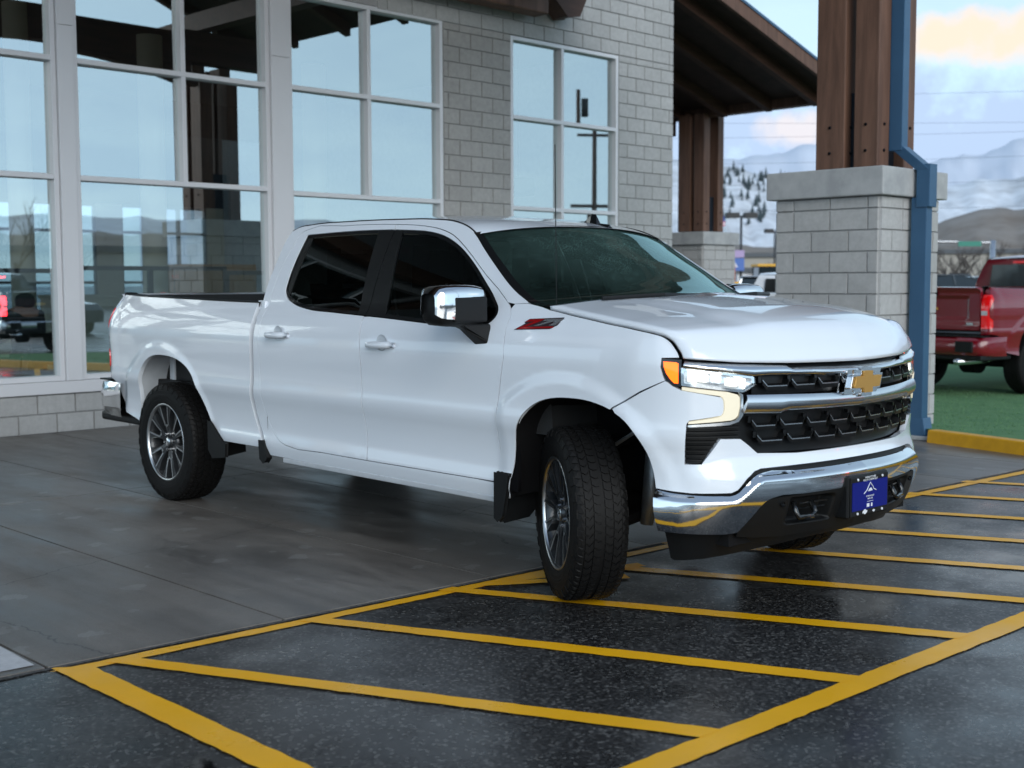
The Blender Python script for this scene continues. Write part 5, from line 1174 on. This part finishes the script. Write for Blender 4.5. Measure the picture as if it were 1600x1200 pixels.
    # ---- mirrors
    def mirror_unit():
        Y=-1.135;a=MB()
        # shell cross-section in x-z swept over y with rounding
        def shell(x0,x1,z0,z1,y0,y1,nm,mt,par,bev): return MB().box((x0,y0,z0),(x1,y1,z1)).obj(nm,mt,par,bevel=bev,seg=4)
        h=MB();ys_=[-1.00,-1.03,-1.10,-1.20,-1.275,-1.305];sc=[.90,1,1.02,1.0,.93,.72];V=[];F=[];n_=16
        for y,k_ in zip(ys_,sc):
            for i in range(n_):
                a_=2*PI*i/n_;cx=math.copysign(abs(math.cos(a_))**.5,math.cos(a_));cz=math.copysign(abs(math.sin(a_))**.45,math.sin(a_))
                V.append((-.585+cx*.085*k_+.03*(abs(y)-1.1),y,1.412+cz*.098*k_))
        for i in range(len(ys_)-1):
            for k_ in range(n_): F.append((i*n_+k_,i*n_+(k_+1)%n_,(i+1)*n_+(k_+1)%n_,(i+1)*n_+k_))
        F+=[tuple(range(n_-1,-1,-1)),tuple(range((len(ys_)-1)*n_,len(ys_)*n_))]
        mo=mesh_obj('door_mirror',V,F,'black_plastic',t,True)
        # chrome cap: upper and outboard part only
        V2=[];F2=[];Xs=[]
        ys2=[-1.02,-1.06,-1.12,-1.20,-1.265,-1.30,-1.32];sc2=[.96,1.03,1.06,1.05,1.0,.90,.62];n2=13
        for y,k_ in zip(ys2,sc2):
            for i in range(n2):
                a_=-.10*PI+ (1.15*PI)*i/(n2-1);a_=a_ if True else a_;
                cx=math.copysign(abs(math.cos(a_))**.5,math.cos(a_));cz=math.copysign(abs(math.sin(a_))**.45,math.sin(a_))
                V2.append((-.585+cx*.090*k_+.03*(abs(y)-1.1),y,1.414+cz*.102*k_))
        for i in range(len(ys2)-1):
            for k_ in range(n2-1): F2.append((i*n2+k_,i*n2+k_+1,(i+1)*n2+k_+1,(i+1)*n2+k_))
        cap=mesh_obj('mirror_cap','' or V2,F2,'chrome',mo,True)
        MB().box((-.515,-1.225,1.335),(-.486,-1.010,1.462)).obj('mirror_face_panel','black_plastic',mo,bevel=.012,seg=3)
        MB().box((-.675,-1.25,1.345),(-.668,-1.04,1.48)).obj('mirror_glass','lamp_clear',mo)
        ar=MB();ar.add([(-.60,-1.20,1.335),(-.52,-1.20,1.335),(-.50,-.975,1.325),(-.64,-.975,1.325),(-.585,-1.12,1.30),(-.53,-1.12,1.300),(-.49,-.985,1.215),(-.60,-.985,1.205)],[(0,1,2,3),(7,6,5,4),(0,4,5,1),(1,5,6,2),(2,6,7,3),(3,7,4,0)]);ar.obj('mirror_arm','black_plastic',mo,bevel=.012,seg=3)
        return mo
    mm=mirror_unit();mirror(mm)
    # ---- radio mast on the right fender
    b=side(np.array([[-.12,1.385]]))[0];mm_=MB();mm_.tube([(b[0],b[1]+.03,b[2]-.01),(b[0],b[1]+.03,b[2]+.03)],.012,10);mm_.tube([(b[0],b[1]+.03,b[2]+.03),(b[0]-.01,b[1]+.03,b[2]+.80)],.0022,6);mm_.obj('radio_mast','black_plastic',t)
    # ---- wheels
    w0=wheel(t);w0.location=(-3.945,-.862,.420)
    c=copy_tree(w0,t);c.location=(-3.945,.862,.420);c.rotation_euler=(0,.4,PI)
    c=copy_tree(w0,t);c.location=(-.03,-.83,.418);c.rotation_euler=(0,.5,steer);c.scale=(1,.94,1)
    c=copy_tree(w0,t);c.location=(0,.865,.420);c.rotation_euler=(0,.3,PI+steer*.85)
    for c in t.children:
        if c.name.startswith('wheel') and not c.name.startswith('wheel_'): c.rotation_mode='ZYX' if False else 'XYZ'
    return t
TR=truck('white crew cab pickup with headlamps lit, front wheels turned, parked across the yellow hatching',loc=(5.259,3.994,.006),rz=math.radians(-91.70))
# ================================================================ OTHER VEHICLES
RED={'white_paint':'red_paint','chrome':'chrome_brushed','underside_pale':'under'}
def clone_truck(label,loc,rz,sub,group=None):
    c=copy_tree(TR,None,sub); c.location=loc; c.rotation_euler=(0,0,rz); c['label']=label
    return c
rt=clone_truck('dark red pickup seen from behind, parked on the green turf at the right edge',(20.965,7.296,.012),-.186,{**RED,'amber':'lamp_red','lamp_lit':'lamp_clear','drl_lit':'lamp_clear'})
for ch in list(rt.children):
    if ch.name.startswith(('plate_bracket','off_road_badge','radio_mast')):
        for g in list(ch.children): bpy.data.objects.remove(g)
        bpy.data.objects.remove(ch)
for ch in rt.children:
    if ch.name.startswith('rear_bumper'):
        for sl in ch.material_slots: sl.link='OBJECT'; sl.material=MT['red_paint']
DK={'white_paint':'dark_paint','lamp_red':'lamp_red_lit','chrome':'chrome_brushed','underside_pale':'under'}
dk=clone_truck('dark pickup with lit red tail lamps, seen reflected in the left window',(12.3,-8.2,0),math.radians(-93),DK)
for ch in list(dk.children):
    if ch.name.startswith(('plate_bracket','off_road_badge')):
        for g in list(ch.children): bpy.data.objects.remove(g)
        bpy.data.objects.remove(ch)
wt=clone_truck('white pickup seen tail on in the far lot between the two pillars',(27.17,17.71,-.14),.60,{'lamp_lit':'lamp_clear','drl_lit':'lamp_clear','amber':'lamp_red'})
for ch in list(wt.children):
    if ch.name.startswith(('plate_bracket','off_road_badge')):
        for g in list(ch.children): bpy.data.objects.remove(g)
        bpy.data.objects.remove(ch)
tgw=[c for c in wt.children if c.name.startswith('tailgate') and not c.name.startswith('tailgate_')][0]
text_obj('CHEVROLET','tailgate_lettering','under',tgw,(-4.962,0,1.03),(PI/2,0,-PI/2),.17,.003,sx=1.25)
def car(label,loc,rz,paint,kind='sedan',cat='car',group=None,scale=1):
    t=thing('parked_car',label,cat,loc,rz,group); t.scale=(scale,)*3
    if kind=='sedan': low=[(-2.3,.35),(-2.35,.70),(-2.25,.95),(-1.6,1.0),(.9,.98),(1.9,.86),(2.25,.72),(2.3,.40),(2.2,.25),(-2.2,.25)];gh=[(-1.75,.99),(-1.05,1.40),(-.2,1.45),(.35,1.38),(1.15,.97)];W_=.9
    elif kind=='suv': low=[(-2.2,.40),(-2.3,.80),(-2.25,1.10),(1.0,1.10),(2.0,1.0),(2.3,.80),(2.3,.40),(-2.2,.38)];gh=[(-2.2,1.09),(-2.0,1.62),(-1.2,1.72),(.1,1.70),(1.05,1.09)];W_=.95
    else: low=[(-2.6,.40),(-2.65,1.2),(-2.6,1.25),(1.6,1.2),(2.5,1.0),(2.65,.80),(2.65,.40)];gh=[(-2.6,1.24),(-2.5,1.9),(-2.2,2.0),(.8,2.0),(1.6,1.19)];W_=1.0
    n=len(low); m=MB(); V=[];F=[]
    for k,(y,sc) in enumerate(((-W_,.93),(-W_*.97,1),(W_*.97,1),(W_,.93))):
        for x,z in low: V.append((x*(1 if sc==1 else .985),y,z*sc+(1-sc)*.6))
    for k in range(3):
        for i in range(n): F.append((k*n+i,k*n+(i+1)%n,(k+1)*n+(i+1)%n,(k+1)*n+i))
    F+=[tuple(range(n-1,-1,-1)),tuple(range(3*n,4*n))]
    m.add(V,F).obj('body',paint,t,bevel=.03)
    g=len(gh); V=[];F=[]
    for y0,y1 in ((-W_*.95,-W_*.72),(W_*.95,W_*.72)):
        for x,z in gh:
            f=(z-gh[0][1])/(max(q[1] for q in gh)-gh[0][1]+1e-6); V.append((x,y0+(y1-y0)*max(0,min(1,f)),z))
    F=[tuple(range(g)),tuple(range(2*g-1,g-1,-1))]+[(i,g+i,g+i+1,i+1) for i in range(g-1)]
    MB().add(V,F).obj('window_glass','car_glass',t)
    top=[q for q in gh if q[1]>max(z for _,z in gh)-.12]; zt=max(z for _,z in gh)
    MB().box((min(q[0] for q in top)-.05,-W_*.73,zt-.03),(max(q[0] for q in top)+.05,W_*.73,zt+.035)).obj('roof',paint,t,bevel=.03)
    for s_ in (-1,1):
        pm=MB()
        for (x0,z0),(x1,z1) in ((gh[0],gh[1]),(gh[-1],gh[-2])): pm.tube([(x0,s_*W_*.93,z0),(x1,s_*W_*.74,z1)],.04,6)
        xm=(gh[0][0]+gh[-1][0])/2; pm.tube([(xm,s_*W_*.945,gh[0][1]),(xm-.05,s_*W_*.735,zt)],.035,6); pm.obj('window_pillar',paint,t)
        for x in (-1.40,1.42):
            V,F=lathe([(0,-.02),(.20,-.02),(.21,-.0),(.32,.0),(.335,.03),(.335,.19),(.3,.2),(0,.2)],24,'y'); w_=mesh_obj('wheel',[(a,b*(-s_),c) if True else 0 for a,b,c in V],F,'rubber',t); w_.location=(x,s_*W_*1.0,.335)
            V,F=lathe([(0,-.03),(.18,-.025),(.2,-.018)],12,'y'); mesh_obj('rim',[(a,b*(-s_)*-1,c) for a,b,c in V],F,'wheel_grey',w_)
        bx=min(p[0] for p in low); MB().box((bx-.01,s_*W_*.80-.14,.78),(bx+.12,s_*W_*.80+.14,.98)).obj('tail_lamp','lamp_red',t,bevel=.02)
        fx=max(p[0] for p in low); MB().box((fx-.14,s_*W_*.76-.16,.62),(fx-.01,s_*W_*.76+.16,.74)).obj('headlight','lamp_clear',t,bevel=.02)
    MB().box((min(p[0] for p in low)-.04,-W_*.9,.38),(min(p[0] for p in low)+.1,W_*.9,.56)).obj('bumper','black_plastic',t,bevel=.02)
    return t
G_=lambda x,y:gz(x,y)
car('white sport utility vehicle with dark rear glass beside the far pillar',(28.2,21.6,-.16),math.radians(48),'white_paint','suv',cat='car')
car('long white sedan behind the white pickup between the pillars',(35.5,24.3,-.02),math.radians(-40),'white_paint','sedan')
car('silver wagon far behind the white pickup between the pillars',(46,31.5,.1),math.radians(35),'chrome_brushed','suv')
car('dark sedan beyond the turf, just right of the near pillar',(44.0,21.6,.35),math.radians(-35),'dark_paint','sedan')
car('pale sedan half hidden behind the dark sedan past the turf',(49.5,22.8,.3),math.radians(-30),'chrome_brushed','sedan')
car('small blue car far off left in the gap between pillars',(60.0,43.6,.3),math.radians(10),'sign_blue','sedan')
# yellow loader
t=thing('yellow_loader','yellow wheel loader with cab in the far lot between the pillars','loader',(54.5,36.9,-.1),math.radians(-42))
MB().prism([(-2.2,.7),(-2.2,1.6),(-.5,1.75),(-.4,.7)],-.9,.9,1).obj('engine_body','machine_yellow',t,bevel=.05)
MB().prism([(-.5,.9),(-.45,2.5),(.65,2.5),(.85,.9)],-.7,.7,1).obj('cab','car_glass',t,bevel=.04); MB().box((-.55,-.78,2.5),(.75,.78,2.62)).obj('cab_roof','machine_yellow',t)
m=MB(); m.prism([(.6,.8),(.7,1.3),(2.2,1.1),(2.8,.6),(2.6,.45)],-.6,-.45,1); m.prism([(.6,.8),(.7,1.3),(2.2,1.1),(2.8,.6),(2.6,.45)],.45,.6,1); m.obj('lift_arm','machine_yellow',t)
MB().prism([(2.5,.2),(2.45,1.1),(2.7,1.15),(3.4,.25),(3.3,.15)],-1.2,1.2,1).obj('bucket','machine_orange',t)
for x in (-1.4,1.2):
    for s_ in (-1,1):
        V,F=lathe([(0,-.2),(.35,-.2),(.6,-.18),(.62,0),(.6,.18),(0,.2)],20,'y',(x,s_*.95,.62)); mesh_obj('wheel',V,F,'rubber',t)
MB().tube([(-1.6,0,1.7),(-1.6,0,2.6)],.06,8).obj('exhaust_stack','machine_orange',t)
# ================================================================ STREET FURNITURE
def lamp_post(label,x,y,h,ang,hw=1.15,grp='twin headed parking lot lamp posts'):
    t=thing('lamp_post',label,'lamp post',(x,y,gz(x,y)),ang,grp); z=h-gz(x,y)
    MB().tube([(0,0,0),(0,0,z)],[.13,.10],10).obj('pole','pole_dark',t,True)
    MB().box((-.5,-.05,z-.1),(.5,.05,z+.02)).obj('cross_arm','pole_dark',t)
    for s_ in (-1,1): 
        o=MB().box((s_*.22 if s_>0 else -.22-hw,-.45,z-.22),(s_*.22+hw if s_>0 else -.22,.45,z+.26)).obj('lamp_head','pole_dark',t,bevel=.04)
        MB().box(((s_*.22 if s_>0 else -.22-hw)+.1,-.25,z-.24),((s_*.22+hw if s_>0 else -.22)-.1,.25,z-.222)).obj('diffuser','lamp_clear',o)
lamp_post('taller twin headed lamp post standing just right of the flag',91.4,64.4,7.45,-.74)
lamp_post('shorter looking twin headed lamp post left of the near pillar',127.5,85.0,7.75,-.70,1.0)
t=thing('flagpole','flagpole with a pale red and white striped flag beside the far timber posts','flagpole',(98.7,71.3,-1))
MB().tube([(0,0,0),(0,0,9.4)],.06,8).obj('pole','chrome_brushed',t)
fl=MB(); 
def fcol(k): return 'flag_red' if k%2==0 else 'flag_white'
for k in range(7):
    V=[];F=[]
    for i in range(9):
        x=-.15*i; y=.09*i+.08*math.sin(i*1.3); z=8.95-.13*k-.02*i; V+=[(x,y,z),(x,y,z-.13)]
        if i:F.append((2*i-2,2*i-1,2*i+1,2*i))
    mesh_obj('flag_stripe',V,F,fcol(k),t)
V=[];F=[]
for i in range(5):
    x=-.15*i; y=.09*i+.08*math.sin(i*1.3)-.01; z=8.96-.02*i; V+=[(x,y,z),(x,y,z-.50)]
    if i:F.append((2*i-2,2*i-1,2*i+1,2*i))
mesh_obj('flag_canton',V,F,'flag_blue',t)
t=thing('roadside_sign','blue and lilac roadside pylon sign behind the far pillar','sign',(74.4,53.05,-1),-.78)
MB().box((-.12,-.1,0),(.12,.1,3.4)).obj('post','pole_dark',t); MB().box((-.75,-.12,3.45),(.75,.12,4.35)).obj('sign_panel','sign_blue',t); MB().box((-.75,-.13,4.40),(.75,.13,4.9)).obj('sign_header','sign_purple',t); MB().prism([(-.3,3.7),(0,4.15),(.3,3.7)],-.14,-.125,1).obj('sign_symbol','flag_white',t)
t=thing('traffic_signal','dark traffic signal showing green behind the far pillar','traffic signal',(73.2,52.4,-1),-.78)
MB().box((-.3,-.15,1.1),(.3,.15,3.0)).obj('signal_housing','pole_dark',t); MB().box((-.08,-.08,0),(.08,.08,1.1)).obj('post','pole_dark',t)
V,F=lathe([(0,-.02),(.14,-.02),(.15,0)],14,'y',(-.12,-.16,2.0)); mesh_obj('green_light',V,F,'sign_green',t)
t=thing('street_sign_gantry','steel mast arm with a green street name board above the red pickup','sign gantry',(58.46,26.7,-1.2))
MB().tube([(0,0,0),(0,0,4.75)],.13,10).obj('mast','chrome_brushed',t,True); MB().tube([(0,0,4.62),(-1.6,1.55,4.68),(-3.0,2.9,4.70)],.05,8).obj('arm','chrome_brushed',t)
o=MB().box((-.55,-.03,-.12),(.55,.03,.12)).obj('name_board','sign_green',t); o.location=(-.85,.75,4.58); o.rotation_euler=(0,0,-.77)
def cable(label,a,b,sag,grp=None):
    pts=[]
    for i in range(25):
        s=i/24; p=Vector(a).lerp(Vector(b),s); p.z-=sag*4*s*(1-s); pts.append(p)
    o=MB().tube(pts,.004,4).obj('overhead_cable','wire',None); tag(o,label,'cable',grp); return o
for i,(za,zb) in enumerate(((8.0,8.15),(7.45,7.0),(6.75,7.1),(5.85,6.5),(5.35,5.65),(4.6,4.9))):
    cable(['topmost overhead cable in the sky past the near pillar','second overhead cable from the top past the near pillar','third overhead cable from the top, rising to the right','fourth overhead cable from the top, rising to the right','fifth overhead cable, just above the snowy hill','lowest overhead cable, crossing in front of the snowy hill'][i],(25,37.5,za),(52,6,zb),.25+.1*i,'overhead cables across the sky')
# ================================================================ FAR TOWN, TREES, HILLS
def box_building(label,x,y,w_,d,h,ang,wall='town_beige',roof='roof_grey',nw=6,z0=-1.2):
    t=thing('far_building',label,'building',(x,y,z0),ang); b=MB().box((-w_/2,-d/2,0),(w_/2,d/2,h)).obj('wall',wall,t); MB().box((-w_/2-.4,-d/2-.4,h+.002),(w_/2+.4,d/2+.4,h+.55)).obj('roof',roof,t)
    for i in range(nw):
        x0=-w_/2+w_*(i+.2)/nw; MB().box((x0,-d/2-.06,h*.25),(x0+w_/nw*.55,-d/2-.01,h*.62)).obj('window','car_glass',t)
    return t
box_building('low beige commercial building with grey roof between the pillars',143,98,26,10,6.2,-.77,nw=7)
box_building('pale grey shed in front of the beige building, between the pillars',118,80,7,6,3.9,-.77,'alu','roof_grey',2)
box_building('beige low building behind the bare trees right of the near pillar',160,79,40,12,6.5,-.9,nw=9)
box_building('long brown roofed building past the near pillar, partly hidden by it',190,108,36,12,6.2,-.85,nw=8)
def bare_tree(label,x,y,h,seed,grp='bare winter trees'):
    r=random.Random(seed); z0=gz(x,y)-.2; t=thing('bare_tree',label,'tree',(x,y,z0),r.random()*6,grp); m=MB()
    MB().tube([(0,0,0),(.05,.02,h*.25),(.0,.05,h*.42)],[h*.022,h*.017,h*.013],7).obj('trunk','bare_twig',t)
    def br(p,d,L,rad,dep):
        q=p+d*L; m.tube([p,(p+q)/2+Vector((r.uniform(-.04,.04),r.uniform(-.04,.04),0))*L,q],[rad,rad*.8,rad*.55],4,False)
        if dep==0: return
        for _ in range(3 if dep>1 else 4):
            e=(d+Vector((r.uniform(-.8,.8),r.uniform(-.8,.8),r.uniform(-.15,.6)))).normalized(); br(p+d*L*r.uniform(.5,1),e,L*r.uniform(.55,.75),rad*.5,dep-1)
    for k in range(6):
        a=k*1.05+r.random(); br(Vector((0,.05,h*(.22+.03*k))),Vector((math.cos(a)*.7,math.sin(a)*.7,.9)).normalized(),h*.26,h*.009,3)
    m.obj('crown','bare_twig',t)
for i,(x,y,h) in enumerate(((66.4,32.9,4.9),(71.7,34.8,5.3),(78,36.5,5.4),(84,37,5.8),(69,31.0,4.2),(90,38,6),(63,30.6,4.4),(95,36,6.2))): bare_tree(['leafless tree nearest the near pillar in the row behind the dark sedan','second leafless tree from the near pillar behind the parked sedans','third leafless tree from the near pillar, left of the red pickup cab','tallest leafless tree of the row right of the near pillar','small leafless tree low behind the dark sedan','leafless tree furthest back in the row past the near pillar','short leafless tree closest to the green street name board','leafless tree half hidden by the red pickup cab'][i],x,y,h,i,'bare trees right of the near pillar')
for i,(x,y,h) in enumerate(((100,66.5,4.6),(96,63.2,4.2),(104,71,5.0))): bare_tree(['leafless tree at the middle of the beige building between the pillars','leafless tree beside the right lamp post between the pillars','leafless tree beside the left lamp post between the pillars'][i],x,y,h,50+i,'bare trees between the pillars')
def ridge(name,prof,dep,m,base=-8,seed=1,rough=1.0,n=120,a0=None):
    az=[p[0] for p in prof]; D=[p[1] for p in prof]; H=[p[2] for p in prof]; r=np.random.default_rng(seed); V=[];F=[]; K=14
    A=np.linspace(az[0],az[-1],n); ph=r.uniform(0,6,8)
    for i,a in enumerate(A):
        d=np.interp(a,az,D); h=np.interp(a,az,H); h+=rough*sum(math.sin(a*f_*3+ph[k_])/f_ for k_,f_ in enumerate((1,2.1,4.3,7.9,13,21)))*.5
        for k in range(K):
            s=k/(K-1); dd=d-dep*(1-s); hh=base+(h-base)*(s**1.25)+rough*s*(1-s)*(2*math.sin(a*9+k*1.7)+2.2*math.sin(a*23+k*.9)+1.6*math.sin(a*47-k*1.3))
            V.append((dd*math.sin(math.radians(a)),dd*math.cos(math.radians(a)),hh))
        V.append(((d+dep)*math.sin(math.radians(a)),(d+dep)*math.cos(math.radians(a)),base))
    K1=K+1
    for i in range(n-1):
        for k in range(K1-1): F.append((i*K1+k,i*K1+k+1,(i+1)*K1+k+1,(i+1)*K1+k))
    return struct(mesh_obj(name,V,[f[::-1] for f in F],m,None,True))
ridge('snowy_hill',[(30,980,120),(45,1000,112),(53.2,1012,96.7),(54.3,1015,93.1),(55.4,1019,90),(56.4,1022,86.5),(57.9,1028,83.8),(60.9,1043,78.6),(63.2,1056,77.5),(64.8,1067,82.4),(66.6,1079,85.2),(69,1100,88),(80,1150,100),(95,1200,90)],480,'snow_hill',seed=2,rough=2.2,n=260)
ridge('snowy_mountain',[(28,2900,420),(45,2980,330),(52.6,3030,285),(54,3042,300),(55.4,3055,300),(56.8,3071,318),(57.9,3084,330),(59.8,3110,310),(62.2,3149,290),(63.8,3180,296),(65.6,3216,318),(66.5,3236,345),(68.4,3283,380),(80,3300,420),(100,3300,420)],1500,'mountain_haze',seed=5,rough=9,n=260)
ridge('brown_hill',[(40,480,18),(52.6,485,16.2),(56.7,491,15.6),(61,501,18.7),(63.2,507,23.9),(64.4,510,28.5),(65.6,515,29.9),(66.6,518,29.6),(69,528,31),(80,540,36),(100,540,30)],240,'hill_brown',seed=3,rough=.8,n=200)
# land behind the camera, mirrored in the showroom glass
ridge('brown_hill',[(100,540,30),(115,520,26),(130,500,22),(150,520,24),(170,540,26),(190,560,30),(215,560,34)],260,'hill_brown',seed=8,rough=1.5,n=160)
ridge('snowy_hill',[(95,1100,60),(120,1050,46),(140,1000,52),(160,1000,60),(190,1050,70),(220,1100,80)],480,'snow_hill',seed=9,rough=3,n=160)
def conifer(x,y,z,h,seed,grp):
    r=random.Random(seed); t=thing('pine_tree','small dark conifer on the snowy hillside beyond the porch posts','tree',(x,y,z),r.random()*6,grp)
    MB().tube([(0,0,-1),(0,0,h)],[h*.03,h*.005],5).obj('trunk','bare_twig',t); m=MB()
    for k in range(9):
        s=k/9; zz_=h*(.12+.86*s); R_=h*.26*(1-s)**.8+.05; nn=9
        for i in range(nn):
            a=2*PI*i/nn+r.random()*.5; rr=R_*r.uniform(.6,1.1); w_=.55*rr
            p=Vector((math.cos(a)*rr,math.sin(a)*rr,zz_-rr*.35)); d=Vector((-math.sin(a),math.cos(a),0))*w_*.6
            m.add([(0,0,zz_+h*.07),p+d,p-d,(p.x*.5,p.y*.5,zz_-rr*.5)],[(0,1,2),(1,3,2)])
    m.obj('crown','conifer',t)
sn=[o for o in COL.objects if o.name=='snowy_hill'][0]
def hz(azd,d):
    from mathutils.bvhtree import BVHTree
    global _bvh
    try: _bvh
    except NameError: _bvh=BVHTree.FromPolygons([v.co[:] for v in sn.data.vertices],[p.vertices[:] for p in sn.data.polygons])
    x,y=d*math.sin(math.radians(azd)),d*math.cos(math.radians(azd)); h=_bvh.ray_cast(Vector((x,y,900)),Vector((0,0,-1)))
    return x,y,(h[0].z if h[0] else 60)
r=random.Random(4)
for i in range(90):
    a=53.6+3.4*r.random()**1.1; d=r.uniform(930,1005) if i<55 else r.uniform(800,900)
    if i>=55: a=53.6+2.4*r.random()
    x,y,z=hz(a,d); conifer(x,y,z,r.uniform(4,9.5),i,'conifers scattered on the snowy hillside')
# row of bare trees and cars behind the camera (they show only in the glass)
for i in range(16):
    bare_tree('leafless tree across the lot behind the camera, mirrored in the showroom glass',-14+i*5.2+r.uniform(-1,1),-38-r.random()*10,r.uniform(5,7.5),200+i,'bare trees mirrored in the glass')
box_building('long low building across the street behind the camera, mirrored in the glass',22,-85,70,14,4.6,.1,nw=14,z0=0)
box_building('second low building across the street behind the camera, mirrored in the glass',-40,-80,36,12,4.2,.0,nw=8,z0=0)
car('grey sedan parked across the lot behind the camera, mirrored in the glass',(4,-14,0),1.2,'chrome_brushed','sedan')
car('dark sport utility vehicle across the lot behind the camera, mirrored in the glass',(18,-16,0),1.4,'dark_paint','suv')
# tall wooden pole with a cross arm mirrored in the narrow window
t=thing('utility_pole','tall wooden utility pole mirrored in the right hand window','utility pole',(42.6,-13.2,0),.6)
MB().tube([(0,0,0),(.0,0,10.4)],[.13,.09],10).obj('pole','wood_dark',t,True); MB().box((-1.1,-.06,4.9),(1.1,.06,5.05)).obj('cross_arm','wood_dark',t); MB().box((-.8,-.06,8.1),(.8,.06,8.22)).obj('cross_arm','wood_dark',t); MB().tube([(.3,0,9.2),(.3,0,10.0)],.16,10).obj('transformer','pole_dark',t,True)
t=thing('lobby_pendant','dark drum pendant shade hanging behind the narrow window','pendant lamp',(14.9,15,0))
V,F=lathe([(.27,3.02),(.29,3.30),(.0,3.31)],24,'z'); mesh_obj('shade','steel_dark',None) if False else mesh_obj('shade',V,F,'steel_dark',t,True); MB().tube([(0,0,3.31),(0,0,5.3)],.012,6).obj('cord','pole_dark',t)
# seated person behind the left window
def skin_obj(name,verts,edges,rad,m,parent,sub=2):
    me=bpy.data.meshes.new(name); me.from_pydata(verts,edges,[]); o=bpy.data.objects.new(name,me); COL.objects.link(o)
    o.modifiers.new('s','SKIN'); 
    for i,v in enumerate(me.skin_vertices[0].data): v.radius=(rad[i],rad[i]) if not isinstance(rad[i],tuple) else rad[i]; v.use_root=(i==0)
    s=o.modifiers.new('u','SUBSURF'); s.levels=sub; s.render_levels=sub
    dg=bpy.context.evaluated_depsgraph_get(); m2=bpy.data.meshes.new_from_object(o.evaluated_get(dg)); bpy.data.objects.remove(o)
    m2.materials.clear(); m2.materials.append(MT[m]); m2.polygons.foreach_set('use_smooth',[True]*len(m2.polygons)); o=bpy.data.objects.new(name,m2); COL.objects.link(o); o.parent=parent; return o
ps=thing('person','person in a dark hooded jacket sitting with back turned behind the left window','person',(6.6,15.35,.05),.35)
vs=[(0,0,.50),(0,.0,.72),(0,.03,.98),(0,.05,1.16),(0,.06,1.24),(0,.05,1.38),
    (-.12,0,.50),(-.16,.42,.50),(-.16,.46,.10),(-.16,.60,.06),(.12,0,.50),(.16,.42,.50),(.16,.46,.10),(.16,.60,.06),
    (-.21,.05,1.13),(-.27,.06,.86),(-.20,.32,.80),(-.15,.42,.80),(.21,.05,1.13),(.27,.06,.86),(.20,.32,.80),(.15,.42,.80)]
es=[(0,1),(1,2),(2,3),(3,4),(4,5),(0,6),(6,7),(7,8),(8,9),(0,10),(10,11),(11,12),(12,13),(3,14),(14,15),(15,16),(16,17),(3,18),(18,19),(19,20),(20,21)]
rd=[(.17,.12),(.16,.12),(.19,.12),(.15,.10),.06,.10,.10,.075,.05,.04,.10,.075,.05,.04,.075,.055,.042,.035,.075,.055,.042,.035]
bodyo=skin_obj('body',vs,es,rd,'skin',ps)
jk=skin_obj('jacket',[(0,0,.48),(0,.0,.72),(0,.03,.98),(0,.04,1.15),(-.22,.05,1.12),(-.285,.06,.86),(-.20,.30,.80),(.22,.05,1.12),(.285,.06,.86),(.20,.30,.80)],[(0,1),(1,2),(2,3),(3,4),(4,5),(5,6),(3,7),(7,8),(8,9)],[(.24,.16),(.22,.16),(.23,.15),(.16,.12),.095,.078,.06,.095,.078,.06],'cloth_dark',ps)
hd_=skin_obj('hood',[(0,.01,1.19),(0,.02,1.30),(0,.03,1.40)],[(0,1),(1,2)],[(.13,.12),(.135,.13),(.11,.11)],'cloth_dark',ps)
tr_=skin_obj('trousers',[(0,0,.49),(-.12,0,.50),(-.16,.42,.50),(-.16,.46,.14),(.12,0,.50),(.16,.42,.50),(.16,.46,.14)],[(0,1),(1,2),(2,3),(0,4),(4,5),(5,6)],[.16,.115,.088,.068,.115,.088,.068],'cabin_trim',ps)
ch=thing('office_chair','black office chair under the person behind the left window','chair',(6.6,15.35,.05),.35)
MB().box((-.26,-.22,.36),(.26,.26,.42)).obj('seat','cabin',ch,bevel=.03); MB().box((-.24,-.30,.50),(.24,-.25,.90)).obj('backrest','cabin',ch,bevel=.03); MB().tube([(0,0,.06),(0,0,.36)],.03,8).obj('post','steel',ch)
for k in range(5): MB().tube([(0,0,.09),(.28*math.cos(k*1.257),.28*math.sin(k*1.257),.05)],.02,6).obj('leg','steel',ch)
